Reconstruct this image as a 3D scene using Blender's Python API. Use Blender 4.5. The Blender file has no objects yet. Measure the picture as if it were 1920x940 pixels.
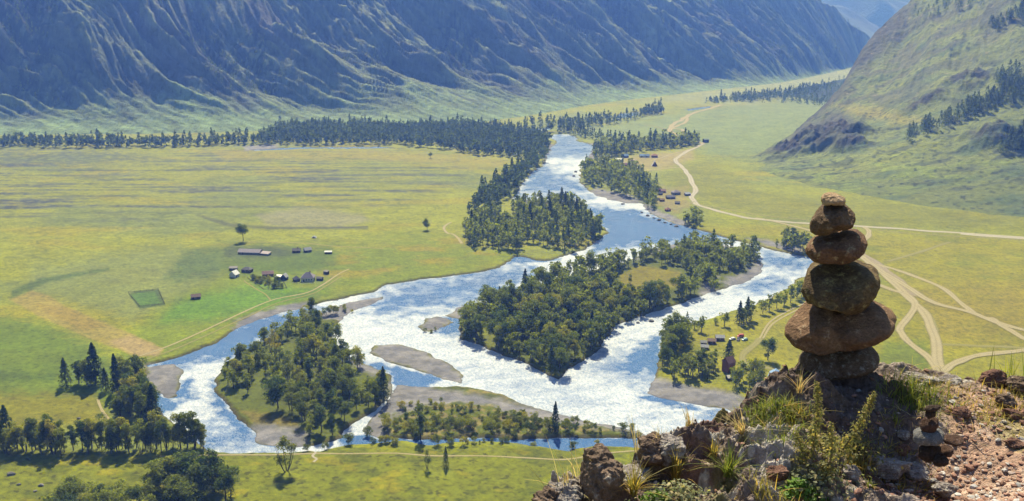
import bpy, bmesh, math, random
import numpy as np
from mathutils import Vector, Matrix

SC = bpy.context.scene
COL = SC.collection
rng = np.random.default_rng(7)
random.seed(7)

# ------------------------------------------------------------------ camera model
H = 200.0                      # camera height above the river
F = 1663.0                     # focal length in photo pixels (photo 1920 x 940)
PITCH = math.atan(450.0 / F)   # horizon sits near the top edge
CP, SP = math.cos(PITCH), math.sin(PITCH)

def ray(px, py):
    cx = (np.asarray(px, float) - 960) / F
    cy = -(np.asarray(py, float) - 470) / F
    return np.stack(np.broadcast_arrays(cx, CP + cy * SP, -SP + cy * CP), -1)

def at(px, py, z=0.0):
    """where the sight line through a photo point meets the level z"""
    d = ray(px, py)
    t = (z - H) / d[..., 2]
    return np.stack([d[..., 0] * t, d[..., 1] * t, np.full_like(t, z)], -1)

def atY(px, py, Y):
    d = ray(px, py)
    t = np.asarray(Y, float) / d[..., 1]
    return d * t[..., None] + np.array([0, 0, H])

def proj(P):
    X, Y, Z = P[..., 0], P[..., 1], P[..., 2] - H
    f = Y * CP - Z * SP
    u = Y * SP + Z * CP
    f = np.where(f < 1e-3, 1e-3, f)
    return 960 + F * X / f, 470 - F * u / f

def lin(r, g, b):
    f = lambda c: ((c / 255 + .055) / 1.055) ** 2.4 if c > 10 else c / 255 / 12.92
    return np.array([f(r), f(g), f(b)])

EXPO = 1.0
ALB = 1 / 2.5                  # photo tone -> surface albedo at this sun and exposure
def A(r, g, b, k=1.0):
    return lin(r, g, b) * ALB * k
def rgba(c):
    return (float(c[0]), float(c[1]), float(c[2]), 1.0)

# ------------------------------------------------------------------ noise
def _perm(seed):
    return np.random.default_rng(seed).permutation(256).astype(np.int32)
def pnoise(x, y, seed=0):
    p = _perm(seed)
    x = np.asarray(x, np.float64); y = np.asarray(y, np.float64)
    xi = np.floor(x).astype(np.int64); yi = np.floor(y).astype(np.int64)
    xf = x - xi; yf = y - yi
    u = xf * xf * xf * (xf * (xf * 6 - 15) + 10); v = yf * yf * yf * (yf * (yf * 6 - 15) + 10)
    def g(ix, iy, dx, dy):
        h = p[(p[ix & 255] + iy) & 255] * (2 * math.pi / 256)
        return np.cos(h) * dx + np.sin(h) * dy
    a = g(xi, yi, xf, yf); b = g(xi + 1, yi, xf - 1, yf)
    c = g(xi, yi + 1, xf, yf - 1); d = g(xi + 1, yi + 1, xf - 1, yf - 1)
    return (a + u * (b - a) + v * ((c + u * (d - c)) - (a + u * (b - a)))) * 1.5
def fbm(x, y, seed=0, o=4, l=2.03, g=.5):
    s = 0; a = 1; n = 0
    for i in range(o):
        s = s + a * pnoise(x, y, seed + i); n += a
        x = x * l + 17.3; y = y * l + 5.1; a *= g
    return s / n
def ridged(x, y, seed=0, o=4, l=2.05, g=.5):
    s = 0; a = 1; n = 0
    for i in range(o):
        s = s + a * (1 - np.abs(pnoise(x, y, seed + i)) * 2); n += a
        x = x * l + 7.7; y = y * l + 3.9; a *= g
    return s / n
def rot(a, b, deg):
    t = math.radians(deg)
    return a * math.cos(t) + b * math.sin(t), -a * math.sin(t) + b * math.cos(t)
def sstep(a, b, x):
    t = np.clip((x - a) / (b - a), 0, 1)
    return t * t * (3 - 2 * t)
def mix(a, b, t):
    return a + (b - a) * t

# ------------------------------------------------------------------ polygons
def densify(poly, step, jit=0.0, seed=0):
    P = np.asarray(poly, float); out = []
    n = len(P)
    for i in range(n):
        a, b = P[i], P[(i + 1) % n]
        k = max(1, int(np.linalg.norm(b - a) / step))
        for j in range(k):
            out.append(a + (b - a) * j / k)
    return np.array(out)
def sdf(P, poly):
    """signed distance of the 2-D points P to a polygon, negative inside"""
    P = np.asarray(P, np.float64); poly = np.asarray(poly, np.float64)
    n = len(poly)
    d2 = np.full(len(P), 1e18); ins = np.zeros(len(P), bool)
    px, py = P[:, 0], P[:, 1]
    for i in range(n):
        a = poly[i]; b = poly[(i + 1) % n]
        ex, ey = b - a
        L = ex * ex + ey * ey + 1e-12
        wx = px - a[0]; wy = py - a[1]
        t = np.clip((wx * ex + wy * ey) / L, 0, 1)
        dx = wx - ex * t; dy = wy - ey * t
        np.minimum(d2, dx * dx + dy * dy, out=d2)
        c1 = (a[1] <= py) & (b[1] > py) & (ex * wy - ey * wx > 0)
        c2 = (a[1] > py) & (b[1] <= py) & (ex * wy - ey * wx < 0)
        ins ^= (c1 | c2)
    d = np.sqrt(d2)
    return np.where(ins, -d, d)
def sdf_box(P, poly, far=60.0):
    """the same, worked out only near the polygon"""
    poly = np.asarray(poly, float)
    lo = poly.min(0) - far; hi = poly.max(0) + far
    m = ((P >= lo) & (P <= hi)).all(1)
    out = np.full(len(P), far)
    if m.any():
        out[m] = np.minimum(sdf(P[m], poly), far)
    return out
def gp(poly):
    q = np.asarray(poly, float)
    return at(q[:, 0], q[:, 1])[:, :2]

# ------------------------------------------------------------------ meshes
def link(o, parent=None):
    COL.objects.link(o)
    if parent is not None:
        o.parent = parent
    return o
def mesh_np(name, V, Fc, mat=None, smooth=True, col=None, fl=None, parent=None, matidx=None):
    """V (n,3); Fc list of arrays of quads / tris or one array"""
    me = bpy.data.meshes.new(name)
    V = np.asarray(V, np.float32)
    Fs = [np.asarray(f, np.int32) for f in (Fc if isinstance(Fc, list) else [Fc]) if len(f)]
    tot = np.concatenate([np.full(len(f), f.shape[1], np.int32) for f in Fs])
    idx = np.concatenate([f.ravel() for f in Fs])
    start = np.concatenate([[0], np.cumsum(tot)[:-1]]).astype(np.int32)
    me.vertices.add(len(V)); me.vertices.foreach_set('co', V.ravel())
    me.loops.add(len(idx)); me.loops.foreach_set('vertex_index', idx)
    me.polygons.add(len(tot)); me.polygons.foreach_set('loop_start', start); me.polygons.foreach_set('loop_total', tot)
    me.polygons.foreach_set('use_smooth', np.full(len(tot), bool(smooth)))
    if matidx is not None:
        me.polygons.foreach_set('material_index', np.asarray(matidx, np.int32))
    if col is not None:
        a = me.attributes.new('Col', 'FLOAT_COLOR', 'POINT')
        c = np.ones((len(V), 4), np.float32); c[:, :3] = col
        a.data.foreach_set('color', c.ravel())
    for k, v in (fl or {}).items():
        a = me.attributes.new(k, 'FLOAT', 'POINT')
        a.data.foreach_set('value', np.asarray(v, np.float32))
    me.update(calc_edges=True)
    for m in (mat if isinstance(mat, (list, tuple)) else [mat]):
        if m: me.materials.append(m)
    return link(bpy.data.objects.new(name, me), parent)
def grid_faces(nr, nc):
    i = np.arange(nr - 1)[:, None] * nc + np.arange(nc - 1)[None, :]
    return np.stack([i, i + 1, i + nc + 1, i + nc], -1).reshape(-1, 4)
def tag(o, label, cat, group=None):
    o['label'] = label; o['category'] = cat
    if group: o['group'] = group
    return o
def kind(o, k):
    o['kind'] = k
    return o
def empty(name, loc, rz=0.0, s=1.0):
    o = bpy.data.objects.new(name, None)
    o.empty_display_size = .5
    o.location = [float(c) for c in loc]; o.rotation_euler = (0, 0, rz); o.scale = (s, s, s)
    return link(o)

# ------------------------------------------------------------------ materials
class MB:
    def __init__(s, name):
        s.m = bpy.data.materials.new(name); s.m.use_nodes = True
        s.t = s.m.node_tree; s.b = s.t.nodes['Principled BSDF']; s.out = s.t.nodes['Material Output']
        s.b.inputs['Roughness'].default_value = .9
        s.b.inputs['Specular IOR Level'].default_value = .2
    def n(s, typ, ins=None, **kw):
        nd = s.t.nodes.new(typ)
        for k, v in kw.items(): setattr(nd, k, v)
        for k, v in (ins or {}).items(): s.set(nd.inputs[k], v)
        return nd
    def set(s, sock, v):
        if isinstance(v, bpy.types.NodeSocket): s.t.links.new(v, sock)
        elif isinstance(v, bpy.types.Node): s.t.links.new(v.outputs[0], sock)
        else: sock.default_value = v
    def attr(s, name, out='Color'):
        return s.n('ShaderNodeAttribute', attribute_name=name).outputs[out]
    def pos(s, scale=(1, 1, 1), obj=False, rot=(0, 0, 0)):
        v = s.n('ShaderNodeTexCoord').outputs['Object'] if obj else s.n('ShaderNodeNewGeometry').outputs['Position']
        return s.n('ShaderNodeMapping', {'Vector': v, 'Scale': scale, 'Rotation': rot}).outputs[0]
    def noise(s, vec, scale, detail=4, rough=.55, dist=0.0, out='Fac'):
        return s.n('ShaderNodeTexNoise', {'Vector': vec, 'Scale': scale, 'Detail': detail, 'Roughness': rough, 'Distortion': dist}).outputs[out]
    def ramp(s, fac, stops, interp='LINEAR'):
        r = s.n('ShaderNodeValToRGB', {'Fac': fac}); e = r.color_ramp.elements
        r.color_ramp.interpolation = interp
        while len(e) < len(stops): e.new(.5)
        for k, (p, c) in zip(e, stops):
            k.position = p; k.color = c if len(c) == 4 else rgba(c)
        return r.outputs[0]
    def rng(s, v, a, b, c=0.0, d=1.0):
        return s.n('ShaderNodeMapRange', {'Value': v, 'From Min': a, 'From Max': b, 'To Min': c, 'To Max': d}).outputs[0]
    def mixc(s, fac, a, b, mode='MIX'):
        m = s.n('ShaderNodeMix', data_type='RGBA', blend_type=mode)
        s.set(m.inputs[0], fac); s.set(m.inputs[6], a); s.set(m.inputs[7], b)
        return m.outputs[2]
    def math(s, op, a, b=0.0, clamp=False):
        m = s.n('ShaderNodeMath', operation=op, use_clamp=clamp)
        s.set(m.inputs[0], a); s.set(m.inputs[1], b)
        return m.outputs[0]
    def bump(s, h, strength=.5, dist=1.0, normal=None):
        b = s.n('ShaderNodeBump', {'Height': h, 'Strength': strength, 'Distance': dist})
        if normal is not None: s.set(b.inputs['Normal'], normal)
        s.set(s.b.inputs['Normal'], b.outputs[0]); return b.outputs[0]
    def color(s, v):
        s.set(s.b.inputs['Base Color'], v)
def simple(name, c, var=.25, scale=3.0, rough=.85, bump=0.0, obj=True):
    m = MB(name)
    n = m.noise(m.pos(obj=obj), scale, 4, .6)
    k = m.rng(n, .25, .75, 1 - var, 1 + var)
    m.color(m.mixc(1.0, rgba(c), m.n('ShaderNodeCombineColor', {'Red': k, 'Green': k, 'Blue': k}).outputs[0], 'MULTIPLY'))
    m.b.inputs['Roughness'].default_value = rough
    if bump: m.bump(n, bump, .05)
    return m.m
# ------------------------------------------------------------------ outlines traced on the photo, laid on the valley floor
RIVER = [(1113,279),(1104,292),(1089,313),(1086,341),(1110,364),(1144,375),(1171,381),(1202,381),(1219,402),(1253,416),(1280,424),(1314,432),(1348,443),(1399,456),(1443,468),(1484,477),(1530,486),
 (1525,512),(1498,522),(1470,545),(1427,568),(1384,582),(1348,594),(1300,606),(1276,616),(1249,625),(1239,637),(1235,667),(1233,700),(1220,718),(1214,738),(1250,750),(1300,758),(1360,768),(1420,790),(1470,830),(1500,880),(1480,960),
 (1330,960),(1300,880),(1200,840),(1117,835),(1065,846),(1014,837),(946,830),(878,828),(830,831),(803,835),(770,829),(742,828),(690,833),(640,837),(600,846),(520,849),(440,851),(392,847),(360,820),(320,792),(298,768),(286,735),(276,705),(279,686),(317,676),(340,669),(374,657),(402,647),(439,620),(477,603),(511,592),(545,582),(579,574),(640,561),(674,553),(701,547),(722,535),(793,524),(885,514),(940,501),(958,489),(966,482),(985,483),(1004,489),(1028,489),(1048,484),(1100,467),(1130,446),(1140,436),(1106,395),(1086,385),(1048,377),(987,376),(962,377),(967,361),(997,324),(1021,310),(1025,296),(1031,285),(1035,276)]
UP = [(1035,277),(1046,266),(1034,261),(1032,256),(1040,252),(1062,252),(1083,258),(1078,264),(1113,272),(1113,280)]
UPSTREAMS = [[(990,243),(1030,240),(1030,244),(992,246)], [(1150,222),(1165,214),(1198,211),(1196,216),(1160,223)], [(470,282),(560,277),(720,276),(760,281),(722,279),(560,280),(480,284)], [(1290,205),(1330,200),(1332,202),(1292,208)]]
ISLAND1 = [(722,556),(700,570),(660,583),(645,597),(618,622),(628,645),(650,664),(674,681),(708,690),(733,706),(735,738),(703,772),(660,797),(645,808),(640,822),(600,834),(560,838),(521,836),(483,832),(478,814),(470,803),(442,785),(436,770),(422,753),(405,737),(402,715),(425,680),(470,655),(500,635),(540,612),(575,597),(620,583),(650,569),(690,560)]
BAR_A = [(691,662),(705,648),(752,646),(803,662),(851,689),(867,705),(865,719),(831,712),(776,692),(725,678)]
BAR_B = [(745,722),(790,726),(858,725),(912,732),(980,756),(1048,777),(1134,797),(1202,811),(1215,818),(1180,823),(1048,821),(1000,824),(946,825),(900,821),(858,823),(820,826),(793,825),(750,822),(715,824),(676,808),(700,782),(725,757),(738,735)]
BAR_C = [(786,612),(800,598),(820,594),(838,598),(852,605),(835,612),(818,621),(796,622)]
BAR_C2 = [(838,592),(858,578),(880,572),(886,590),(862,600)]
ISLAND2 = [(866,600),(880,590),(930,575),(962,563),(985,547),(1003,536),(1050,523),(1090,512),(1130,502),(1170,493),(1195,483),(1215,470),(1240,463),(1280,456),(1330,457),(1382,463),(1416,468),(1424,487),(1431,500),(1427,515),(1400,528),(1362,541),(1314,555),(1280,568),(1236,582),(1185,599),(1151,612),(1144,627),(1117,661),(1089,680),(1062,696),(1048,712),(1001,690),(970,675),(933,663),(899,647),(866,636),(862,618)]
BAR_D = [(272,690),(300,684),(326,683),(342,698),(338,722),(330,744),(316,748),(300,738),(284,728),(272,712)]
ISLANDS = [BAR_D, ISLAND1, BAR_A, BAR_B, BAR_C, BAR_C2, ISLAND2]
# bare gravel (grass elsewhere)
GRAVEL = [BAR_A, BAR_D, BAR_C, BAR_C2,
 [(735,715),(1210,805),(1215,818),(1130,805),(1000,790),(930,765),(860,757),(800,765),(740,780),(715,830),(670,815),(720,757)],
 [(722,552),(640,562),(590,590),(605,600),(650,600),(722,565)],
 [(520,845),(570,845),(575,815),(520,805),(470,800),(480,835)],
 [(270,690),(330,672),(345,690),(325,750),(290,755)],
 [(660,676),(700,686),(720,700),(700,705),(660,690)],
 [(1365,545),(1440,520),(1440,498),(1420,492),(1395,515),(1360,525)], [(1312,560),(1345,552),(1345,520),(1325,520)],
 [(1190,490),(1215,465),(1280,452),(1345,454),(1400,465),(1330,466),(1280,463),(1225,478)],
 [(1205,705),(1290,728),(1360,735),(1420,770),(1300,765),(1205,745)],
 [(975,383),(1000,370),(1060,374),(1090,385),(1040,388)], [(1400,450),(1440,462),(1500,478),(1500,470),(1440,452)],
 [(1140,360),(1180,368),(1240,400),(1290,418),(1290,432),(1200,392),(1130,382),(1105,360),(1120,355)],
 [(1026,272),(1118,270),(1118,300),(1060,296),(1020,312)], [(458,276),(520,272),(520,281),(460,284)],
 [(440,606),(510,580),(580,568),(580,580),(500,600),(440,625)], [(845,575),(880,568),(900,575),(870,600),(850,595)]]
# calm blue reaches; the rest is painted white, for broken water and sun glare
CALM = [([(1020,250),(1118,250),(1118,300),(1020,300)],6,.5),
 ([(1080,690),(1180,660),(1235,640),(1238,720),(1180,720)],12,.4),([(850,690),(1000,700),(1180,770),(1290,790),(1240,800),(1100,775),(950,735),(870,715)],10,.15),
 ([(1000,300),(1030,320),(1085,335),(1105,368),(1060,368),(985,372),(960,380)],12,.6),
 ([(1120,392),(1200,400),(1300,425),(1370,445),(1330,452),(1240,456),(1140,470),(1110,470),(1140,436),(1105,395)],8,1.),
 ([(700,558),(760,530),(960,500),(1000,505),(985,530),(940,556),(880,570),(800,585),(720,592),(690,580)],16,.62),
 ([(280,684),(340,660),(470,602),(560,582),(610,590),(500,640),(430,668),(330,690),(300,700)],8,.95),
 ([(322,735),(355,722),(365,745),(335,755)],8,.9), ([(285,740),(305,742),(330,764),(300,780)],5,1.),
 ([(360,800),(440,790),(520,815),(540,850),(380,850)],14,.45),([(400,715),(425,755),(455,790),(480,805),(460,825),(420,800),(400,760)],10,.75),
 ([(664,678),(720,690),(800,704),(822,712),(800,726),(745,727),(733,700)],5,1.),
 ([(1200,652),(1236,637),(1240,700),(1180,706),(1165,690)],10,.95),
 ([(1205,735),(1240,738),(1330,775),(1260,765),(1200,750)],7,.9),
 ([(1425,472),(1500,480),(1530,490),(1500,515),(1455,505),(1430,495)],10,.6), ([(1380,548),(1425,525),(1470,520),(1480,535),(1420,550)],9,.6),
 ([(640,818),(715,824),(1210,822),(1230,850),(1060,850),(800,842),(640,835)],4,1.),
 ([(825,603),(870,592),(885,610),(850,632),(815,622)],6,.8), ([(960,480),(1050,485),(1000,495),(955,495)],4,1.),
 ([(460,272),(770,272),(770,284),(460,286)],2,.75), ([(985,238),(1035,238),(1035,246),(985,248)],2,.6), ([(1145,208),(1205,208),(1205,224),(1145,226)],2,.6), ([(1280,198),(1340,198),(1340,210),(1280,210)],2,.75), ([(1320,760),(1500,800),(1500,960),(1330,960),(1290,850)],14,.5)]

def ground_sd(P):
    """distance to the water's edge in metres, negative over water"""
    s = sdf_box(P, gp(RIVER))
    s = np.minimum(s, sdf_box(P, gp(UP)))
    for q in UPSTREAMS: s = np.minimum(s, sdf_box(P, gp(q)))
    for q in ISLANDS: s = np.maximum(s, -sdf_box(P, gp(q)))
    Y = P[:, 1]
    w = np.clip(Y / 500, .6, 2.5)
    return s + (fbm(P[:, 0] / 14, P[:, 1] / 14, 11, 3) * 2.6 + fbm(P[:, 0] / 4, P[:, 1] / 4, 15, 2) * .9) * w
def gravel_mask(P):
    g = np.zeros(len(P))
    for q in GRAVEL:
        g = np.maximum(g, sstep(3.5, -2.5, sdf_box(P, gp(q), 30) + fbm(P[:, 0] / 9, P[:, 1] / 9, 21, 3) * 5))
    return g
def ground_z(P, sd=None, g=None):
    P = np.asarray(P, float)
    if sd is None: sd = ground_sd(P)
    if g is None: g = gravel_mask(P)
    land = np.clip(sd * .55, -1.1, 1.25) + sstep(4, 30, sd) * .35
    bar = np.clip(sd * .09, -.9, .75)
    land = land + sstep(3, 25, sd) * (fbm(P[:, 0] / 45, P[:, 1] / 45, 31, 3) * .5)
    return mix(land, bar, g)

# --- polar sheet round the foot of the viewpoint
az = np.concatenate([np.radians(np.linspace(-180, -36, 40)), np.radians(np.linspace(-35.5, 35.5, 1180)), np.radians(np.linspace(36, 180, 40))])
depr = np.radians(np.concatenate([np.linspace(54, 34.2, 12), np.linspace(34, 3.4, 700), np.linspace(3.3, 1.2, 24)]))
rr = np.concatenate([H / np.tan(depr), [14000., 26000.]])
AZ, RR = np.meshgrid(az, rr)
GP = np.stack([RR * np.sin(AZ), RR * np.cos(AZ)], -1).reshape(-1, 2)
gsd = ground_sd(GP); ggr = gravel_mask(GP)
gz = ground_z(GP, gsd, ggr)
fx, fy = proj(np.concatenate([GP, gz[:, None]], 1))
PX = np.stack([fx, fy], -1)
X, Y = GP[:, 0], GP[:, 1]

# ground cover colours
c = np.tile(A(168, 173, 82), (len(GP), 1))
def paint(col, m):
    global c
    c = c + (np.asarray(col) - c) * np.clip(m, 0, 1)[:, None]
def pm(poly, soft, wob=0.0, sc=(25, 6), seed=41):
    q = np.asarray(poly, float)
    lo = q.min(0) - soft - wob; hi = q.max(0) + soft + wob
    m = ((PX >= lo) & (PX <= hi)).all(1) & (Y > 0)
    out = np.zeros(len(PX))
    if m.any():
        d = sdf(PX[m], q)
        if wob: d = d + fbm(PX[m, 0] / sc[0], PX[m, 1] / sc[1], seed, 3) * wob
        out[m] = sstep(soft, -soft, d)
    return out
big = fbm(X / 210, Y / 160, 51, 4)
mid = fbm(X / 42, Y / 26, 52, 4)
fine = fbm(X / 9, Y / 7, 53, 4)
paint(A(146, 158, 95), sstep(-.05, .35, big) * .8)
paint(A(176, 170, 78), sstep(.05, .4, fbm(X / 120, Y / 60, 54, 4)) * .8)
# dry shrub streaks on the far left plain
streak = fbm(X / 150, Y / 17, 55, 5)
farl = pm([(-400,275),(760,285),(900,330),(700,390),(380,400),(-400,430)], 30, 20)
brk = sstep(-.35, .15, fbm(X / 14, Y / 9, 59, 4))
paint(A(112, 116, 100), sstep(-.10, .26, streak + .2 * mid) * farl * .95 * (.45 + .55 * brk))
paint(A(84, 90, 94), sstep(.12, .38, streak + .35 * fine) * farl * brk)
paint(A(158, 160, 88), sstep(.05, .35, -streak) * farl * .6)
paint(A(106, 114, 96), brk * pm([(-400,282),(200,284),(330,300),(120,310),(-400,306)], 8, 8) * .85)
paint(A(178, 168, 92), pm([(400,286),(700,283),(960,300),(940,312),(700,300),(420,298)], 7, 7) * .8)
trail = 1 - np.abs(fbm(X / 90, Y / 60, 57, 3)) * 22
paint(A(120, 128, 74), np.clip(trail, 0, 1) * (fx < 1000) * (Y > 0) * .55)
trail = 1 - np.abs(fbm(X / 60 + 5, Y / 34, 58, 4)) * 24
paint(A(104, 116, 70), np.clip(trail, 0, 1) * (Y > 0) * sstep(-.1, .3, big) * .6)
yard = pm([(425,505),(540,512),(622,508),(622,534),(540,536),(430,528)], 6, 8)
paint(A(128, 128, 72), yard * sstep(-.25, .25, fbm(X / 12, Y / 10, 73, 3)) * .6)
# ploughed lens and its dark line
paint(A(168, 166, 132), pm([(480,404),(560,388),(680,402),(700,414),(640,426),(500,424)], 6, 4) * .8)
paint(A(104, 108, 84), pm([(365,404),(380,405),(440,420),(520,426),(690,425),(690,430),(500,430),(420,424)], 2.5, 1.5) * .8)
# brighter grass by the hamlet and the bank
paint(A(142, 158, 52), pm([(230,640),(300,560),(420,505),(560,470),(760,440),(960,470),(960,492),(880,512),(720,535),(560,572),(430,625),(330,670),(200,690)], 22, 18) * .85)
paint(A(160, 150, 52), pm([(640,470),(860,440),(930,480),(700,520),(560,545)], 16, 22) * sstep(-.1, .3, mid) * .9)
paint(A(118, 158, 54), pm([(330,560),(480,535),(610,545),(520,575),(400,600),(300,605)], 14, 12) * .85)
paint(A(148, 158, 100), pm([(60,500),(330,460),(410,480),(420,520),(250,600),(150,575),(60,545)], 18, 16) * .85)
paint(A(92, 116, 66), pm([(350,470),(440,455),(620,462),(640,500),(560,515),(420,512),(330,530),(310,522)], 12, 14) * .7)
paint(A(80, 92, 72), pm([(420,466),(520,462),(560,478),(500,486),(420,482)], 6, 6) * .7)
paint(A(180, 166, 104), pm([(18,562),(60,545),(95,556),(120,575),(185,600),(250,628),(308,655),(296,668),(262,670),(168,636),(70,592)], 3, 3) * .9)
paint(A(196, 176, 132), pm([(205,640),(245,628),(306,655),(294,667),(250,667)], 4, 4) * .9)
paint(A(170, 150, 86), pm([(70,570),(120,575),(200,612),(160,620),(90,590)], 6, 6) * .6)
paint(A(84, 108, 58), pm([(20,560),(22,545),(80,520),(160,508),(205,502),(205,507),(90,530),(40,552)], 3, 3) * .7)
paint(A(92, 112, 66), pm([(241,552),(256,546),(296,543),(310,572),(262,580)], 2) * .9)
paint(A(108, 140, 72), pm([(247,555),(258,550),(291,548),(301,569),(265,574)], 1.5) * .9)
paint(A(112, 138, 44), pm([(-300,585),(60,600),(170,645),(230,700),(210,760),(120,800),(-300,830)], 18, 20) * .8)
paint(A(158, 148, 58), pm([(-300,730),(180,740),(205,790),(60,812),(-300,800)], 14, 14) * .7)
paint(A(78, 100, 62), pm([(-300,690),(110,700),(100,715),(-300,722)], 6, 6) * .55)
# foot of the viewpoint: tussocky meadow
near = pm([(-800,838),(430,850),(640,838),(1300,838),(1900,900),(2600,2000),(-1200,2000)], 6, 6)
paint(A(146, 152, 50), near)
paint(A(118, 126, 40), near * sstep(0, .35, fbm(X / 16, Y / 9, 61, 4)))
paint(A(90, 92, 52), near * sstep(.26, .4, fbm(X / 5, Y / 4, 62, 4)) * .9)
paint(A(172, 166, 62), near * sstep(.15, .4, fbm(X / 22, Y / 12, 63, 3)) * .8)
# right-hand meadows
rm = pm([(1250,425),(1420,425),(1620,432),(2300,470),(2600,2000),(1300,1500),(1230,780),(1240,640),(1420,575),(1500,535),(1500,490)], 10, 6)
paint(A(170, 166, 78), rm * .9)
paint(A(148, 154, 62), rm * sstep(0, .4, fbm(X / 60, Y / 40, 64, 4)) * .8)
paint(A(168, 152, 84), pm([(1700,540),(2200,520),(2200,640),(1760,640)], 30, 30) * .6)
paint(A(120, 140, 52), pm([(1660,640),(1740,640),(1750,720),(1620,720)], 12, 8) * .7)
paint(A(150, 152, 74), pm([(1240,330),(1330,300),(1420,360),(2100,420),(2100,440),(1620,425),(1400,405),(1300,372)], 12, 8) * .8)
# far right floor
paint(A(150, 166, 116), pm([(1060,258),(1110,235),(1240,214),(1420,195),(1650,180),(1650,290),(1330,290),(1280,262)], 14, 8) * .85)
paint(A(172, 178, 130), pm([(1200,190),(1400,160),(1600,120),(1700,120),(1600,165),(1400,195)], 10, 6) * .9)
# settlement yards
paint(A(186, 172, 126), pm([(1120,312),(1160,298),(1240,286),(1300,282),(1300,300),(1240,318),(1180,318)], 6, 5) * .8)
paint(A(176, 160, 116), pm([(1228,352),(1290,352),(1292,390),(1262,400),(1228,380)], 7, 7) * .7)
# islands
isl = np.zeros(len(GP))
for q in (ISLAND1, ISLAND2, BAR_B):
    isl = np.maximum(isl, sstep(3, -3, sdf_box(GP, gp(q), 30)))
paint(A(116, 126, 52), isl)
paint(A(96, 104, 48), isl * sstep(0, .4, mid))
paint(A(150, 142, 66), pm([(1165,515),(1200,497),(1275,508),(1285,535),(1210,552),(1158,542)], 5, 5) * .95)
paint(A(142, 148, 48), pm([(895,620),(935,612),(938,652),(905,645)], 5, 4) * .95)
paint(A(150, 138, 84), pm([(450,770),(480,770),(560,790),(560,805),(480,800)], 6, 8) * .8)
barb = sstep(3, -3, sdf_box(GP, gp(BAR_B), 30)) * (1 - ggr)
paint(A(172, 160, 116), barb * sstep(-.1, .25, fbm(X / 8, Y / 6, 66, 4)) * .9)
# gravel
grc = mix(A(142, 142, 150), A(168, 165, 168), sstep(-.2, .3, fbm(X / 12, Y / 8, 67, 4))[:, None])
c = c + (grc - c) * ggr[:, None]
# earth banks at the water's edge and wet stones
paint(A(108, 98, 72), sstep(2.6, .4, gsd) * (1 - ggr) * sstep(-1, .2, gsd) * .8)
paint(A(66, 66, 66), sstep(.9, -.5, gsd) * .8)
# mottling at every size
c = c * 1.06 * (1 + .20 * np.clip(fine * 1.6, -1, 1) + .18 * np.clip(mid * 1.6, -1, 1))[:, None]
spots = sstep(.42, .56, fbm(X / 4.5, Y / 4.5, 70, 2)) * sstep(-.2, .3, fbm(X / 70, Y / 60, 71, 3)) * (1 - ggr)
c = c * (1 - .45 * spots)[:, None]

tus = fbm(X / 2.6, Y / 2.2, 72, 3)
c = c * (1 - (.30 * sstep(.05, .4, tus) - .14 * sstep(.05, .4, -tus)) * sstep(1100, 500, np.abs(Y)) * (1 - ggr))[:, None]
lum = (c @ np.array([.3, .6, .1]))[:, None]
c = np.clip(lum + (c - lum) * mix(1.24, 1.0, ggr)[:, None], .004, 1) * mix(.92, 1.0, ggr)[:, None]
m = MB('meadow_ground')
n1 = m.noise(m.pos(), .35, 5, .65); n2 = m.noise(m.pos(), 2.2, 3, .6)
k = m.math('ADD', m.rng(n1, .25, .75, .72, 1.28), m.rng(n2, .3, .7, -.12, .12))
m.color(m.mixc(1.0, m.attr('Col'), m.n('ShaderNodeCombineColor', {'Red': k, 'Green': k, 'Blue': k}).outputs[0], 'MULTIPLY'))
m.bump(m.math('ADD', n1, m.math('MULTIPLY', n2, .35)), .55, .8)
M_GROUND = m.m
ground = kind(mesh_np('ground', np.concatenate([GP, gz[:, None]], 1), grid_faces(len(rr), len(az))[:, ::-1], M_GROUND, True, c), 'structure')

# ------------------------------------------------------------------ the river
nc = len(az)
wsel = gsd < 5.0
Fq = grid_faces(len(rr), len(az))
keep = wsel[Fq].any(1) & (GP[Fq[:, 0], 1] > 0) & (fx[Fq[:, 0]] > -300) & (fx[Fq[:, 0]] < 2200)
Fq = Fq[keep]
used, inv = np.unique(Fq, return_inverse=True)
WP = GP[used]; wpx = PX[used]; wsd = gsd[used]
calm = np.zeros(len(used))
for q, soft, amt in CALM:
    soft = soft * 1.9
    d = sdf_box(wpx, np.asarray(q, float), 80) + fbm(wpx[:, 0] / 26, wpx[:, 1] / 9, 81, 4) * soft * 1.2
    calm = np.maximum(calm, sstep(soft, -soft, d) * amt)
foam_glare = 1 - calm
ca_, sa_ = rot(WP[:, 0], WP[:, 1], 25)
foam_glare = np.clip(foam_glare + .22 * fbm(ca_ / 40, sa_ / 9, 83, 4) + .12 * fbm(WP[:, 0] / 70, WP[:, 1] / 50, 86, 3), 0, 1)
m = MB('river_water')
p = m.pos()
fo = m.attr('foam_glare', 'Fac')
t1 = m.noise(p, .16, 5, .7, .8)
t2 = m.noise(m.pos(scale=(1, .55, 1), rot=(0, 0, .4)), 1.15, 3, .7, .2)
tex = m.math('ADD', m.math('MULTIPLY', m.rng(t2, .25, .75, -.5, .5), .40), m.math('MULTIPLY', m.rng(t1, .25, .75, -.5, .5), .34))
cover = m.rng(m.math('ADD', m.math('MULTIPLY', fo, .95), tex), .40, 1.08, 0, 1)
deep = m.mixc(m.noise(p, .03, 3), rgba((.022, .080, .22)), rgba((.045, .135, .32)))
m.color(m.mixc(cover, deep, m.mixc(m.rng(m.noise(m.pos(scale=(.8, .35, 1), rot=(0, 0, -.3)), .9, 3, .65), .30, .70), rgba((.32, .38, .47)), rgba((.63, .635, .63)))))  # white of broken water, with the silver sun glare painted into it
m.set(m.b.inputs['Roughness'], m.rng(cover, 0, 1, .27, .55))
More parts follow.
